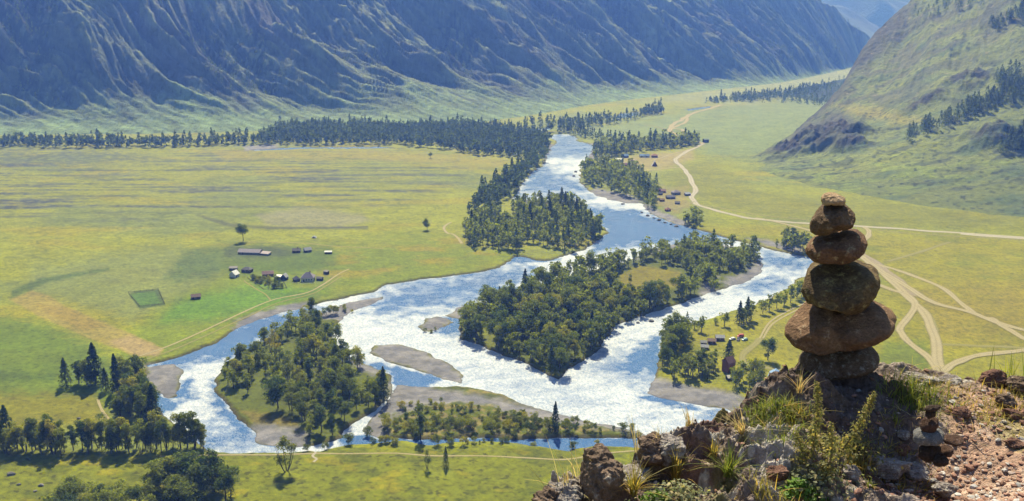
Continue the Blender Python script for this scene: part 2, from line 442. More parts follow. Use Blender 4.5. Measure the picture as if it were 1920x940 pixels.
m.b.inputs['IOR'].default_value = 1.33
m.b.inputs['Specular IOR Level'].default_value = .28
m.bump(m.math('ADD', m.math('MULTIPLY', t1, 1.0), m.math('MULTIPLY', t2, .7)), .9, 1.1)
M_WATER = m.m
river = kind(mesh_np('river', np.concatenate([WP, np.zeros((len(WP), 1))], 1), inv.reshape(-1, 4)[:, ::-1], M_WATER, True, fl={'foam_glare': foam_glare}), 'structure')
# ------------------------------------------------------------------ mountains: a foot line and a crest line joined by a worn slope
def curve_pts(P, n):
    P = np.asarray(P, float)
    t = np.linspace(0, len(P) - 1, n)
    i = np.clip(t.astype(int), 0, len(P) - 2); f = (t - i)[:, None]
    p0 = P[np.clip(i - 1, 0, None)]; p1 = P[i]; p2 = P[i + 1]; p3 = P[np.clip(i + 2, None, len(P) - 1)]
    return .5 * (2 * p1 + (p2 - p0) * f + (2 * p0 - 5 * p1 + 4 * p2 - p3) * f ** 2 + (3 * p1 - p0 - 3 * p2 + p3) * f ** 3)
def slope_mesh(foot, crest, nu, nv, prof, back=.45, nb=16):
    fp = curve_pts(at([q[0] for q in foot], [q[1] for q in foot], -1.0), nu)
    cp = curve_pts(atY([q[0] for q in crest], [q[1] for q in crest], [q[2] for q in crest]), nu)
    v = np.concatenate([np.linspace(0, 1, nv), 1 + np.linspace(0, back, nb + 1)[1:]])
    P = fp[None] + (cp - fp)[None] * v[:, None, None]
    pz = np.where(v <= 1, prof(np.minimum(v, 1)), 1 - (np.maximum(v, 1) - 1) / back * 1.02)
    P[..., 2] = -1.0 + (cp[None, :, 2] + 1) * pz[:, None]
    return P, v

# --- the long left-hand range
footL = [(-700,262),(-300,261),(0,259),(300,257),(560,250),(760,246),(900,236),(1000,222),(1150,196),(1350,172),(1500,152),(1640,118)]
crestL = [(-700,-440,2060),(-300,-410,2060),(0,-375,2120),(300,-335,2300),(560,-305,2580),(760,-275,2820),(900,-248,3000),(1000,-233,3110),(1150,-193,3200),(1350,-120,3290),(1515,-10,3370),(1645,84,3610)]
PL, vL = slope_mesh(footL, crestL, 1300, 330, lambda v: .09 * v + .91 * np.clip(v, 0, 1) ** 1.7)
X, Y = PL[..., 0], PL[..., 1]
V2 = np.broadcast_to(np.minimum(vL, 1)[:, None], X.shape)
ac, al = rot(X, Y, 56)                 # ac: across the gullies, al: along them
ac2 = ac + 70 * fbm(X / 420, Y / 420, 101, 3)
r1 = ridged(ac2 / 330 + .13, al / 1700, 102, 2)
r2 = ridged(ac2 / 88, al / 560 + 3, 104, 3)
r3 = ridged(ac2 / 27, al / 220, 106, 3)
r4 = ridged(ac2 / 11, al / 95, 108, 3)
amp = sstep(.04, .36, V2) * (1 - .35 * sstep(.8, 1.0, V2))
endf = np.broadcast_to(1 - .75 * sstep(.86, 1.0, np.linspace(0, 1, X.shape[1]))[None], X.shape)
dz = ((r1 - .45) * 105 + (r2 - .45) * 44 + (r3 - .45) * 27 * (.5 + .5 * sstep(-.2, .3, fbm(X / 300, Y / 300, 110, 3))) + (r4 - .45) * (8 + 12 * sstep(-.05, .25, fbm(X / 160, Y / 160, 121, 2)))) * amp * endf
dz += fbm(X / 60, Y / 60, 112, 5) * 9 * sstep(.03, .2, V2)
PL[..., 2] += dz
hv = r2 * .5 + r3 * .35 + r4 * .25
def hillcol(base, parts):
    cc = np.tile(base, base_n + (1,)) if False else None
cl = np.empty(X.shape + (3,)); cl[:] = A(104, 118, 96)
def pl(col, mm):
    global cl
    cl = cl + (np.asarray(col) - cl) * np.clip(mm, 0, 1)[..., None]
pl(A(104, 100, 112), sstep(-.1, .3, fbm(ac / 120, al / 420, 113, 4)) * sstep(.1, .4, V2) * .9)
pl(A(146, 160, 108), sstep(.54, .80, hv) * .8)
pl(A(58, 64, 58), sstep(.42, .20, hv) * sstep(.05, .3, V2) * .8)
pl(A(140, 166, 112), sstep(.26, .06, V2 + .12 * fbm(X / 90, Y / 90, 114, 3)) * .9)
forL = sstep(.10, .26, fbm(X / 190 + 4.2, Y / 190, 115, 4) + .25 * (.5 - r2)) * sstep(.12, .3, V2)
pl(A(46, 60, 44), forL * .85 * sstep(-.25, .15, fbm(X / 12, Y / 12, 116, 2)))
pl(A(70, 80, 54), sstep(.2, .45, fbm(X / 14, Y / 14, 117, 3)) * .5)
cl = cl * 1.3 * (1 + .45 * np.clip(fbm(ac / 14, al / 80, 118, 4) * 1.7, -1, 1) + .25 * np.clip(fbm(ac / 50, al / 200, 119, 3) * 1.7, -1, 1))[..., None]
m = MB('mountain_slope')
n1 = m.noise(m.pos(), .06, 6, .65); n2 = m.noise(m.pos(rot=(0, 0, math.radians(-56)), scale=(.16, .03, .05)), 1.0, 5, .65)
k = m.math('ADD', m.rng(n1, .25, .75, .75, 1.25), m.rng(n2, .3, .7, -.2, .2))
m.color(m.mixc(1.0, m.attr('Col'), m.n('ShaderNodeCombineColor', {'Red': k, 'Green': k, 'Blue': k}).outputs[0], 'MULTIPLY'))
m.bump(m.math('ADD', n1, m.math('MULTIPLY', n2, .8)), .9, 9.0)
M_MOUNT = m.m
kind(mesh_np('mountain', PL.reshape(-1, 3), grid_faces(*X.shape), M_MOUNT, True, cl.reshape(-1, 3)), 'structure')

# --- the pale range that closes the valley
footF = [(1100,70),(1300,78),(1450,84),(1600,88),(1750,86),(1950,80)]
crestF = [(1100,-330,7600),(1300,-300,7400),(1450,-220,7200),(1600,-120,6900),(1720,-60,6700),(1950,-160,6500)]
PF, vF = slope_mesh(footF, crestF, 420, 130, lambda v: .2 * v + .8 * v ** 1.4, nb=6)
X, Y = PF[..., 0], PF[..., 1]; V2 = np.broadcast_to(np.minimum(vF, 1)[:, None], X.shape)
ac, al = rot(X, Y, 30)
PF[..., 2] += ((ridged(ac / 700, al / 3200, 131, 3) - .45) * 260 + (ridged(ac / 190, al / 900, 134, 3) - .45) * 70) * sstep(.02, .4, V2)
cl = np.empty(X.shape + (3,)); cl[:] = A(120, 128, 100)
pl(A(84, 88, 80), sstep(0, .3, fbm(ac / 200, al / 700, 135, 4)))
kind(mesh_np('mountain', PF.reshape(-1, 3), grid_faces(*X.shape), M_MOUNT, True, cl.reshape(-1, 3)), 'structure')

# --- wooded rise in front of the far floor
footR2 = [(1330,196),(1400,194),(1470,196),(1540,200),(1620,200),(1720,200)]
crestR2 = [(1330,195,2050),(1400,189,2150),(1470,174,2250),(1540,158,2350),(1620,138,2450),(1720,110,2500)]
PR2, vR2 = slope_mesh(footR2, crestR2, 160, 40, lambda v: v ** 1.2, nb=8)
cl = np.empty(PR2.shape); cl[:] = A(84, 110, 84)
pl(A(58, 78, 64), sstep(-.2, .2, fbm(PR2[..., 0] / 60, PR2[..., 1] / 60, 141, 3)))
kind(mesh_np('hill', PR2.reshape(-1, 3), grid_faces(*PR2.shape[:2]), M_MOUNT, True, cl.reshape(-1, 3)), 'structure')

# --- the right-hand hill
crestR = [(1425,300,1235),(1440,288,1290),(1500,238,1400),(1555,190,1500),(1580,157,1540),(1603,119,1570),(1634,73,1620),(1709,0,1700),(1800,-110,1800),(1950,-260,1900),(2300,-500,1700),(2900,-700,1300)]
footR = [(1290,292),(1330,306),(1362,322),(1400,338),(1450,350),(1500,362),(1560,374),(1640,388),(1740,404),(1900,422),(2300,450),(2900,500)]
PR, vR = slope_mesh(footR, crestR, 1000, 330, lambda v: .05 * v + .95 * np.clip(v, 0, 1) ** 1.5)
fxr, fyr = proj(PR)
def near_px(x, y):
    d = np.where((vR[:, None] <= 1), (fxr - x) ** 2 + (fyr - y) ** 2, 1e12)
    i = np.unravel_index(np.argmin(d), d.shape)
    return PR[i]
X, Y = PR[..., 0], PR[..., 1]; V2 = np.broadcast_to(np.minimum(vR, 1)[:, None], X.shape)
knoll = np.zeros(X.shape)
for (kx, ky, rad, hgt) in ((1545, 262, 62, 24), (1480, 282, 45, 10), (1590, 272, 34, 13), (1862, 262, 44, 20), (1730, 190, 40, 9), (1820, 150, 42, 10)):
    q = near_px(kx, ky)
    w = sstep(1, .1, np.hypot((X - q[0]) * .9, Y - q[1]) / rad + .25 * fbm(X / 25, Y / 25, 150, 3))
    PR[..., 2] += w * hgt; knoll = np.maximum(knoll, w)
ac, al = rot(X, Y, -28)
rb1 = ridged(ac / 190, al / 900, 151, 3); rb2 = ridged(ac / 46, al / 260, 154, 3); rb3 = ridged(X / 17, Y / 17, 157, 4)
ampR = sstep(.12, .6, V2)
PR[..., 2] += ((rb1 - .45) * 26 + (rb2 - .45) * 7) * ampR * (1 - .5 * sstep(.9, 1, V2)) + (rb3 - .45) * (.5 + 2.2 * sstep(.6, 1, V2) + 5 * knoll) * sstep(.05, .2, V2)
PR[..., 2] += fbm(X / 70, Y / 50, 158, 4) * 4 * sstep(.0, .15, V2)
fxr, fyr = proj(PR)
RPX = np.stack([fxr, fyr], -1).reshape(-1, 2)
def rpm(poly, soft, wob):
    d = sdf_box(RPX, np.asarray(poly, float), 80) + fbm(RPX[:, 0] / 30, RPX[:, 1] / 10, 160, 3) * wob
    return sstep(soft, -soft, d).reshape(X.shape)
cl = np.empty(X.shape + (3,)); cl[:] = A(134, 146, 80)
pl(A(140, 150, 78), sstep(0, .35, fbm(X / 110, Y / 60, 161, 4)) * .8)
pl(A(102, 124, 84), sstep(.05, .35, fbm(X / 80, Y / 40, 162, 4)) * .8)
pl(A(108, 108, 92), sstep(.30, .62, V2) * sstep(-.2, .2, fbm(X / 60, Y / 40, 163, 4)) * .75)
pl(A(150, 158, 66), rpm([(1440,345),(1700,262),(1790,262),(1640,330),(1500,372)], 20, 26) * .7)
pl(A(150, 168, 70), rpm([(1320,340),(1700,290),(1900,300),(1800,350),(1560,372),(1340,372)], 16, 30) * sstep(-.05, .3, fbm(X / 50, Y / 24, 164, 4)) * .8)
pl(A(172, 160, 70), rpm([(1560,195),(1640,200),(1750,230),(1680,232),(1590,212)], 8, 8) * .6)
pl(A(84, 84, 86), sstep(.74, .95, V2 + .1 * fbm(ac / 40, al / 160, 165, 3)) * sstep(1750, 1660, fxr) * .85)
pl(A(92, 92, 90), rpm([(1440,286),(1500,235),(1560,205),(1620,225),(1606,262),(1560,278)], 9, 12) * .7)
pl(A(74, 70, 74), sstep(.25, .7, knoll) * sstep(-.3, .15, fbm(X / 22, Y / 22, 166, 3)) * .85)
pl(A(78, 88, 70), sstep(.16, .3, fbm(X / 55, Y / 22, 167, 4)) * sstep(.03, .12, V2) * sstep(.6, .3, V2) * .7)
pl(A(56, 68, 56), sstep(.27, .40, fbm(X / 9, Y / 9, 168, 2) + .25 * fbm(X / 120, Y / 80, 169, 2)) * .75)
pl(A(168, 156, 140), sstep(.36, .5, fbm(X / 11, Y / 8, 170, 3)) * sstep(.3, .5, V2) * .7)
cl = cl * (1 + .28 * np.clip(fbm(X / 8, Y / 6, 171, 4) * 1.5, -1, 1))[..., None] * mix(1.05, 1.32, sstep(.03, .3, V2))[..., None]
m = MB('grassy_hillside')
n1 = m.noise(m.pos(), .16, 6, .68); n2 = m.noise(m.pos(), .9, 3, .6)
k = m.math('ADD', m.rng(n1, .25, .75, .68, 1.32), m.rng(n2, .3, .7, -.12, .12))
m.color(m.mixc(1.0, m.attr('Col'), m.n('ShaderNodeCombineColor', {'Red': k, 'Green': k, 'Blue': k}).outputs[0], 'MULTIPLY'))
m.bump(m.math('ADD', n1, m.math('MULTIPLY', n2, .2)), .8, 3.2)
M_HILL = m.m
kind(mesh_np('hill', PR.reshape(-1, 3), grid_faces(*X.shape), M_HILL, True, cl.reshape(-1, 3)), 'structure')

# height of whatever covers a plan point on the right side (hill or floor)
_hx = PR[:330].reshape(-1, 3)
def hill_pts(x, y):
    """the point of the right hill that shows at a photo position"""
    d = (fxr[:330] - x) ** 2 + (fyr[:330] - y) ** 2
    return PR[np.unravel_index(np.argmin(d), d.shape)]
from mathutils.kdtree import KDTree
_kd = KDTree(len(_hx) // 3 + 1)
for _i, _q in enumerate(_hx[::3]): _kd.insert((_q[0], _q[1], 0), _i)
_kd.balance()
def hill_z(x, y):
    co, i, d = _kd.find((x, y, 0))
    return _hx[::3][i][2] if d < 6 else -99.0

# ------------------------------------------------------------------ roads and tracks: ribbons laid on the land
def ribbon(name, pts, w, mat, lift=.14, wob=.25, seed=0, n=None):
    q = np.asarray(pts, float)
    P = at(q[:, 0], q[:, 1])[:, :2]
    n = n or max(24, int(np.linalg.norm(np.diff(P, axis=0), axis=1).sum() / 5))
    P = curve_pts(P, n)
    T = np.gradient(P, axis=0); T /= np.linalg.norm(T, axis=1)[:, None] + 1e-9
    Nn = np.stack([-T[:, 1], T[:, 0]], 1)
    s = np.linspace(0, n / 4, n)
    ww = w * .88 * (1 + wob * pnoise(s, s * 0 + seed, 200 + seed))
    P = P + Nn * (pnoise(s * .5, s * 0 + 3 + seed, 201 + seed) * w * .35)[:, None]
    rows = []
    for k in (-.5, -.34, -.18, 0, .18, .34, .5):
        Q = P + Nn * (ww * k)[:, None]
        z = ground_z(Q) + lift
        hz = np.array([hill_z(a, b) for a, b in Q]) + lift
        z = np.where((hz > z) & (Q[:, 0] > 150), hz, z)
        if abs(k) == .5: z = z - .10
        rows.append(np.concatenate([Q, z[:, None]], 1))
    V = np.stack(rows, 1)
    col_e = np.tile(np.array([1., .2, .0, .5, .0, .2, 1.]), (n, 1)).ravel()
    return kind(mesh_np(name, V.reshape(-1, 3), grid_faces(n, 7), mat, True, fl={'edge': col_e}), 'structure')
def road_mat(name, c0, c1):
    m = MB(name)
    n1 = m.noise(m.pos(), .25, 5, .65); n2 = m.noise(m.pos(), 1.6, 3, .6)
    e = m.math('ADD', m.attr('edge', 'Fac'), m.math('MULTIPLY', m.rng(n2, .3, .7, -.5, .5), .8), True)
    m.color(m.mixc(m.rng(e, .22, .85), m.mixc(n1, rgba(c0), rgba(c1)), rgba(A(158, 150, 84))))
    m.bump(n2, .4, .2)
    return m.m
M_ROAD = road_mat('pale_gravel_road', A(236, 228, 212), A(206, 196, 176))
M_TRACK = road_mat('worn_dirt_track', A(224, 210, 168), A(194, 178, 132))
M_FAINT = road_mat('faint_grass_track', A(184, 178, 110), A(168, 162, 96))
ribbon('road', [(1920,449),(1722,435),(1620,428),(1518,422),(1416,414),(1358,402),(1314,388),(1297,374),(1303,354),(1290,330),(1280,317),(1267,305),(1272,296),(1300,281),(1318,272)], 7.5, M_ROAD, .2)
ribbon('road', [(2080,460),(1920,451),(1800,442)], 8, M_ROAD, .17)
ribbon('path', [(1920,454),(1722,442),(1640,434)], 3, M_FAINT, .15, seed=2)
ribbon('path', [(1314,386),(1416,405),(1518,416)], 3, M_FAINT, .16, seed=3)
ribbon('path', [(1318,272),(1300,266),(1278,262),(1258,250),(1262,236),(1278,226),(1300,214),(1332,205),(1352,198)], 11, M_TRACK, .3, seed=4)
ribbon('path', [(1286,262),(1280,246),(1262,242),(1284,232),(1290,220)], 8, M_TRACK, .3, seed=5)
ribbon('path', [(1262,248),(1230,240),(1208,236)], 6, M_FAINT, .25, seed=6)
ribbon('path', [(1416,412),(1470,423),(1530,440),(1590,470),(1612,485)], 5, M_TRACK, .2, seed=7)
ribbon('path', [(1618,428),(1629,437),(1624,450),(1604,468)], 6, M_TRACK, .2, seed=8)
ribbon('road', [(1590,474),(1612,484),(1642,504),(1671,530),(1709,568),(1736,598),(1752,630),(1757,672),(1766,704),(1772,720)], 8, M_TRACK, .24, seed=9)
ribbon('road', [(1600,470),(1620,483),(1655,506),(1690,536),(1712,560)], 9, road_mat('braided_dirt_road', A(206, 190, 160), A(178, 160, 130)), .18, seed=10)
ribbon('path', [(1640,536),(1671,548),(1699,556),(1711,574),(1702,600),(1687,622),(1690,632),(1709,651),(1740,676),(1760,700)], 6, M_TRACK, .27, seed=11)
ribbon('path', [(1645,500),(1705,518),(1763,544),(1797,568),(1825,591)], 5.5, M_TRACK, .21, seed=12)
ribbon('road', [(1654,514),(1705,547),(1757,574),(1825,592),(1880,612),(1930,628)], 7, M_TRACK, .3, seed=13)
ribbon('path', [(1855,600),(1886,620),(1930,645)], 6, M_TRACK, .26, seed=14)
ribbon('road', [(1766,702),(1784,690),(1808,678),(1859,668),(1930,660)], 6, M_TRACK, .33, seed=15)
ribbon('path', [(1665,494),(1722,477),(1780,458)], 4, M_FAINT, .14, seed=16)
ribbon('path', [(1750,650),(1830,653),(1930,658)], 4, M_FAINT, .14, seed=17)
ribbon('path', [(1712,566),(1745,600),(1756,625)], 3, M_FAINT, .16, seed=18)
ribbon('path', [(1545,560),(1518,569),(1470,592),(1440,612),(1424,640)], 1.7, M_TRACK, .2, seed=19)
ribbon('path', [(1547,564),(1521,573),(1475,596),(1445,615),(1430,640)], 1.7, M_TRACK, .2, seed=19)
ribbon('path', [(1424,640),(1408,655),(1392,672),(1400,690),(1440,694),(1500,700)], 5, M_FAINT, .15, seed=20)
for dx, sd_ in ((0, 21), (9, 22)):
    ribbon('path', [(655,508),(640,515),(606,538),(575,553),(510,567),(425,604),(368,631),(306,657),(218,687)] if dx == 0 else [(644,520),(612,540),(585,555),(520,572),(440,608),(380,636),(320,662),(232,692)], 1.9 if dx == 0 else 1.5, M_FAINT if dx else M_TRACK, .15, seed=sd_)
ribbon('path', [(508,568),(500,558),(488,550),(465,536),(458,530)], 1.4, M_FAINT, .13, seed=23)
ribbon('path', [(300,861),(402,858),(511,858),(590,855),(640,856),(742,855),(810,860),(912,860),(980,864),(1048,867),(1090,862),(1134,855),(1200,850)], 1.5, M_TRACK, .12, seed=24)
ribbon('path', [(578,845),(592,852),(586,860),(594,866),(588,872)], 1.5, M_ROAD, .14, seed=25)
ribbon('path', [(184,753),(191,773),(200,786),(213,797)], 1.7, M_TRACK, .12, seed=26)
ribbon('path', [(846,420),(832,430),(840,440),(851,444),(866,460)], 3, M_TRACK, .14, seed=27)
ribbon('path', [(1180,330),(1230,320),(1266,317),(1280,318)], 4, M_TRACK, .2, seed=28)
ribbon('path', [(1225,303),(1250,295),(1270,288),(1300,281)], 4, M_TRACK, .2, seed=29)
ribbon('path', [(1262,396),(1280,390),(1305,380)], 4, M_FAINT, .2, seed=30)
ribbon('path', [(690,428),(640,430),(600,431),(500,431)], 3, simple('dark_field_line', A(96, 96, 84)), .13, seed=31)
ribbon('path', [(465,457),(560,459),(620,465),(720,470)], 2.5, M_FAINT, .13, seed=32)
# ------------------------------------------------------------------ trees
def leaf_mat(name, c, tr, var=.5):
    m = MB(name)
    oi = m.n('ShaderNodeObjectInfo').outputs['Random']
    isl_ = m.n('ShaderNodeNewGeometry').outputs['Random Per Island']
    k = m.math('ADD', m.rng(isl_, 0, 1, 1 - var, 1 + var), m.rng(oi, 0, 1, -.22, .22))
    base = m.ramp(oi, [(0, (c[0] * .62, c[1] * .78, c[2] * 1.25)), (.45, c), (.8, (c[0] * 1.25, c[1] * 1.15, c[2] * .9)), (1, (c[0] * 1.75, c[1] * 1.35, c[2] * .9))])
    cc = m.mixc(1.0, base, m.n('ShaderNodeCombineColor', {'Red': k, 'Green': k, 'Blue': k}).outputs[0], 'MULTIPLY')
    m.color(cc)
    m.b.inputs['Specular IOR Level'].default_value = .15
    tl = m.n('ShaderNodeBsdfTranslucent', {'Color': m.mixc(1.0, cc, rgba(tr), 'MULTIPLY')})
    mx = m.n('ShaderNodeMixShader', {0: .42}); m.t.links.new(m.b.outputs[0], mx.inputs[1]); m.t.links.new(tl.outputs[0], mx.inputs[2])
    m.t.links.new(mx.outputs[0], m.out.inputs['Surface'])
    return m.m
M_LEAF = leaf_mat('broad_leaves', (.122, .146, .030), (1.7, 1.8, .8, 1))
M_LEAF2 = leaf_mat('willow_leaves', (.150, .165, .035), (1.7, 1.8, .8, 1))
M_NEEDLE = leaf_mat('dark_needles', (.055, .078, .028), (1.6, 1.7, .9, 1))
M_BARK = simple('grey_brown_bark', (.06, .05, .042), .3, 2.0)

def quads_at(C, N, S, r):
    """one small leaf-spray face at each C, facing about N"""
    n = len(C)
    N = N / (np.linalg.norm(N, axis=1)[:, None] + 1e-9)
    a = r.normal(size=(n, 3)); U = np.cross(N, a); U /= np.linalg.norm(U, axis=1)[:, None] + 1e-9
    W = np.cross(N, U)
    S = np.broadcast_to(S, (n,))[:, None]
    k = r.uniform(.55, 1.1, (n, 4, 1))
    Q = np.stack([C + U * S * k[:, 0], C + W * S * k[:, 1] * .8, C - U * S * k[:, 2], C - W * S * k[:, 3] * .8], 1)
    return Q.reshape(-1, 3)
def crown_pts(kd, n, r):
    """leaf positions and facings for a crown of unit height (trunk foot at the origin)"""
    if kd == 'conifer':
        t = r.uniform(0, 1, n) ** .75
        layer = np.round(t * 9) / 9 + r.normal(0, .022, n)
        z = .10 + .90 * np.clip(layer, 0, 1)
        R = .21 * (1 - np.clip(layer, 0, 1)) ** .8 + .012
        a = r.uniform(0, 2 * np.pi, n)
        lob = 1 + .28 * np.sin(a * 3 + np.round(t * 9) * 2.1) + r.normal(0, .08, n)
        q = R * lob * r.uniform(.25, 1, n) ** .5
        C = np.stack([q * np.cos(a), q * np.sin(a), z - q * .35], 1)
        N = np.stack([np.cos(a), np.sin(a), r.uniform(.3, 1.2, n)], 1) + r.normal(0, .45, (n, 3))
        return C, N
    par = {'broad': (.55, .29, .42, 15, .15), 'tall': (.54, .17, .44, 16, .105), 'stems': (.57, .22, .41, 13, .12), 'bush': (.5, .46, .40, 16, .19)}[kd]
    zc, rx, rz, k, cr = par
    d = r.normal(size=(k, 3)); d /= np.linalg.norm(d, axis=1)[:, None]
    cc = d * r.uniform(.35, .92, (k, 1)) * np.array([rx, rx, rz]) + np.array([0, 0, zc])
    cc[:, 2] = np.clip(cc[:, 2], cr * .8, 1 - cr * .7)
    cr_ = cr * r.uniform(.65, 1.25, k)
    i = r.integers(0, k, n)
    e = r.normal(size=(n, 3)); e /= np.linalg.norm(e, axis=1)[:, None]
    e[:, 2] = np.abs(e[:, 2]) * np.where(r.uniform(size=n) < .72, 1, -1)
    rad = cr_[i] * r.uniform(.35, 1.12, n) ** .6
    C = cc[i] + e * rad[:, None] * np.array([1, 1, .8])
    return C, e + r.normal(0, .5, (n, 3))
def tube(path, rad, sides=6):
    path = np.asarray(path, float); n = len(path)
    T = np.gradient(path, axis=0); T /= np.linalg.norm(T, axis=1)[:, None] + 1e-9
    ref = np.where(np.abs(T[:, 2:3]) > .9, np.array([[1., 0, 0]]), np.array([[0, 0, 1.]]))
    U = np.cross(T, ref); U /= np.linalg.norm(U, axis=1)[:, None] + 1e-9
    W = np.cross(T, U)
    a = np.linspace(0, 2 * np.pi, sides, endpoint=False)
    V = path[:, None] + (U[:, None] * np.cos(a)[None, :, None] + W[:, None] * np.sin(a)[None, :, None]) * np.asarray(rad)[:, None, None]
    i = np.arange(n - 1)[:, None] * sides; j = np.arange(sides)[None]; j2 = (j + 1) % sides
    Q = np.stack([i + j, i + j2, i + sides + j2, i + sides + j], -1).reshape(-1, 4)
    return V.reshape(-1, 3), Q
def join(parts):
    Vs, Fs, o = [], [], 0
    for V, Q in parts:
        Vs.append(V); Fs.append(np.asarray(Q) + o); o += len(V)
    return np.concatenate(Vs), np.concatenate(Fs)
def trunk_geo(kd, r):
    out = []
    top = {'conifer': .95, 'broad': .72, 'tall': .85, 'stems': .8, 'bush': .55}[kd]
    stems = {'stems': 5, 'bush': 6, 'broad': 1, 'tall': 1, 'conifer': 1}[kd]
    for s in range(stems):
        a = s * 2.4 + r.uniform(0, 1); sp = {1: .0, 5: .17, 6: .3}[stems]
        t = np.linspace(0, 1, 7)
        b = np.stack([np.cos(a) * sp * t ** .8 + .03 * sp * 3 * s * 0 + .012 * np.sin(t * 5 + a), np.sin(a) * sp * t ** .8 + .012 * np.cos(t * 4 + a), -.02 + (top + .02) * t * (1 - .12 * (s % 3) * (stems > 1))], 1)
        if stems > 1: b[:, :2] += np.array([np.cos(a), np.sin(a)]) * .025
        out.append(tube(b, (.020 if stems == 1 else .012) * (1 - .8 * t), 6))
    if kd in ('broad', 'tall'):
        for s in range(6):
            a = s * 1.9 + r.uniform(0, 1); z = .26 + .07 * s; t = np.linspace(0, 1, 4); ln = (.22 if kd == 'broad' else .13) * r.uniform(.7, 1.1)
            out.append(tube(np.stack([np.cos(a) * ln * t, np.sin(a) * ln * t, z + .16 * t], 1), .008 * (1 - .7 * t), 4))
    return join(out)
KINDS = {'broad': ('broadleaf_tree', 2600, .0255, M_LEAF), 'tall': ('broadleaf_tree', 2300, .023, M_LEAF), 'stems': ('multi_stemmed_tree', 1700, .020, M_LEAF2), 'conifer': ('conifer_tree', 1700, .026, M_NEEDLE), 'bush': ('shrub', 1300, .040, M_LEAF2)}
PROTO = {}
_rp = np.random.default_rng(99)
for kd, (nm, n, sz, mt) in KINDS.items():
    lst = []
    for k in range(5 if kd in ('broad', 'tall') else 3):
        C, N = crown_pts(kd, n, _rp)
        V = quads_at(C, N, sz * _rp.uniform(.6, 1.2, n), _rp)
        cm = bpy.data.meshes.new('crown')
        o = mesh_np('crown', V, np.arange(len(V)).reshape(-1, 4), mt, False); cm = o.data; bpy.data.objects.remove(o)
        V, Q = trunk_geo(kd, _rp)
        o = mesh_np('trunk', V, Q, M_BARK, True); tm = o.data; bpy.data.objects.remove(o)
        lst.append((tm, cm))
    PROTO[kd] = lst
def place_tree(kd, P, h, wid, label, group=None, rz=None):
    o = empty(KINDS[kd][0], (P[0], P[1], P[2]), random.uniform(0, 6.28) if rz is None else rz)
    o.scale = (h * wid, h * wid, h)
    tag(o, label, 'shrub' if kd == 'bush' else 'tree', group)
    tm, cm = random.choice(PROTO[kd])
    link(bpy.data.objects.new('trunk', tm), o)
    link(bpy.data.objects.new('foliage' if kd == 'bush' else 'crown', cm), o)
    return o
def gpt(px, py):
    """the point of the land seen at a photo position"""
    q = at(px, py, .8)
    z = float(ground_z(np.array([[q[0], q[1]]]))[0])
    return np.array([q[0], q[1], z - .1])
def scatter(poly, space, holes=(), seed=0, wet=.35):
    r = np.random.default_rng(seed)
    q = np.asarray(poly, float); G = gp(q)
    lo, hi = G.min(0), G.max(0)
    nx = int((hi[0] - lo[0]) / space) + 2; ny = int((hi[1] - lo[1]) / space) + 2
    xx, yy = np.meshgrid(np.arange(nx), np.arange(ny))
    P = np.stack([lo[0] + (xx + .5 * (yy % 2)) * space, lo[1] + yy * space], -1).reshape(-1, 2) + r.normal(0, space * .27, (nx * ny, 2))
    P = P[sdf(P, G) < 0]
    for h in holes: P = P[sdf(P, gp(h)) > 0]
    if len(P) == 0: return np.zeros((0, 3))
    s = ground_sd(P)
    P = P[s > wet]
    z = ground_z(P)
    return np.concatenate([P, z[:, None] - .1], 1)

TREES = []      # (kind, point, height, width, grove)
def grove(poly, space, hgt, mixk, name, holes=(), seed=0, hv=.24, wd=1.0, cl=.0, wet=.35):
    P = scatter(poly, space, holes, seed, wet)
    r = np.random.default_rng(seed + 500)
    ks = list(mixk); pr = np.array([mixk[k] for k in ks], float); pr /= pr.sum()
    for p in P:
        kd = ks[r.choice(len(ks), p=pr)]
        if cl and pnoise(np.array([p[0] / 25]), np.array([p[1] / 25]), 300 + seed)[0] < cl - .5: continue
        h = hgt * np.clip(r.normal(1, hv), .55, 1.5) * (1.18 if kd == 'conifer' else 1)
        TREES.append([kd, p, h, wd * r.uniform(.85, 1.2), name])
CLEAR = [(1152,517),(1195,496),(1280,506),(1302,534),(1290,553),(1216,567),(1150,554)]
# long middle island
grove([(860,606),(930,578),(1000,540),(1090,514),(1190,490),(1216,484),(1216,494),(1160,512),(1150,545),(1215,556),(1290,540),(1306,555),(1280,566),(1186,602),(1152,625),(1062,700),(1046,716),(1000,694),(930,667),(860,634)], 5.7, 12.8, {'broad': 5, 'tall': 3.5, 'conifer': .35}, 'middle', [CLEAR, [(897,622),(934,614),(937,650),(906,645)]], 1, .32, cl=.14)
grove([(1218,482),(1280,464),(1380,466),(1415,472),(1424,490),(1400,512),(1355,516),(1335,528),(1352,545),(1330,550),(1318,530),(1290,545),(1280,520),(1230,498)], 6.4, 11.5, {'broad': 5, 'tall': 3, 'conifer': .6}, 'middle', [CLEAR], 2, .3, cl=.1)
# lower-left island
grove([(418,700),(470,660),(520,628),(595,602),(638,640),(660,672),(700,700),(730,708),(732,738),(700,768),(645,800),(632,826),(566,838),(548,812),(560,790),(500,760),(520,700),(470,745),(432,745)], 7.9, 13.2, {'broad': 4, 'tall': 4, 'stems': 2.5}, 'lower', [[(660,695),(725,705),(722,725),(660,735)], [(530,640),(560,640),(560,690),(530,690)], [(455,768),(500,752),(520,772),(500,778)]], 3, .2)
# upper grove island
grove([(868,440),(905,412),(960,390),(1050,386),(1100,400),(1134,440),(1100,462),(1060,476),(1000,460),(960,474),(880,470)], 7.6, 14, {'tall': 5, 'broad': 3, 'conifer': 2.5}, 'upper', [[(935,400),(960,395),(965,425),(940,428)]], 4)
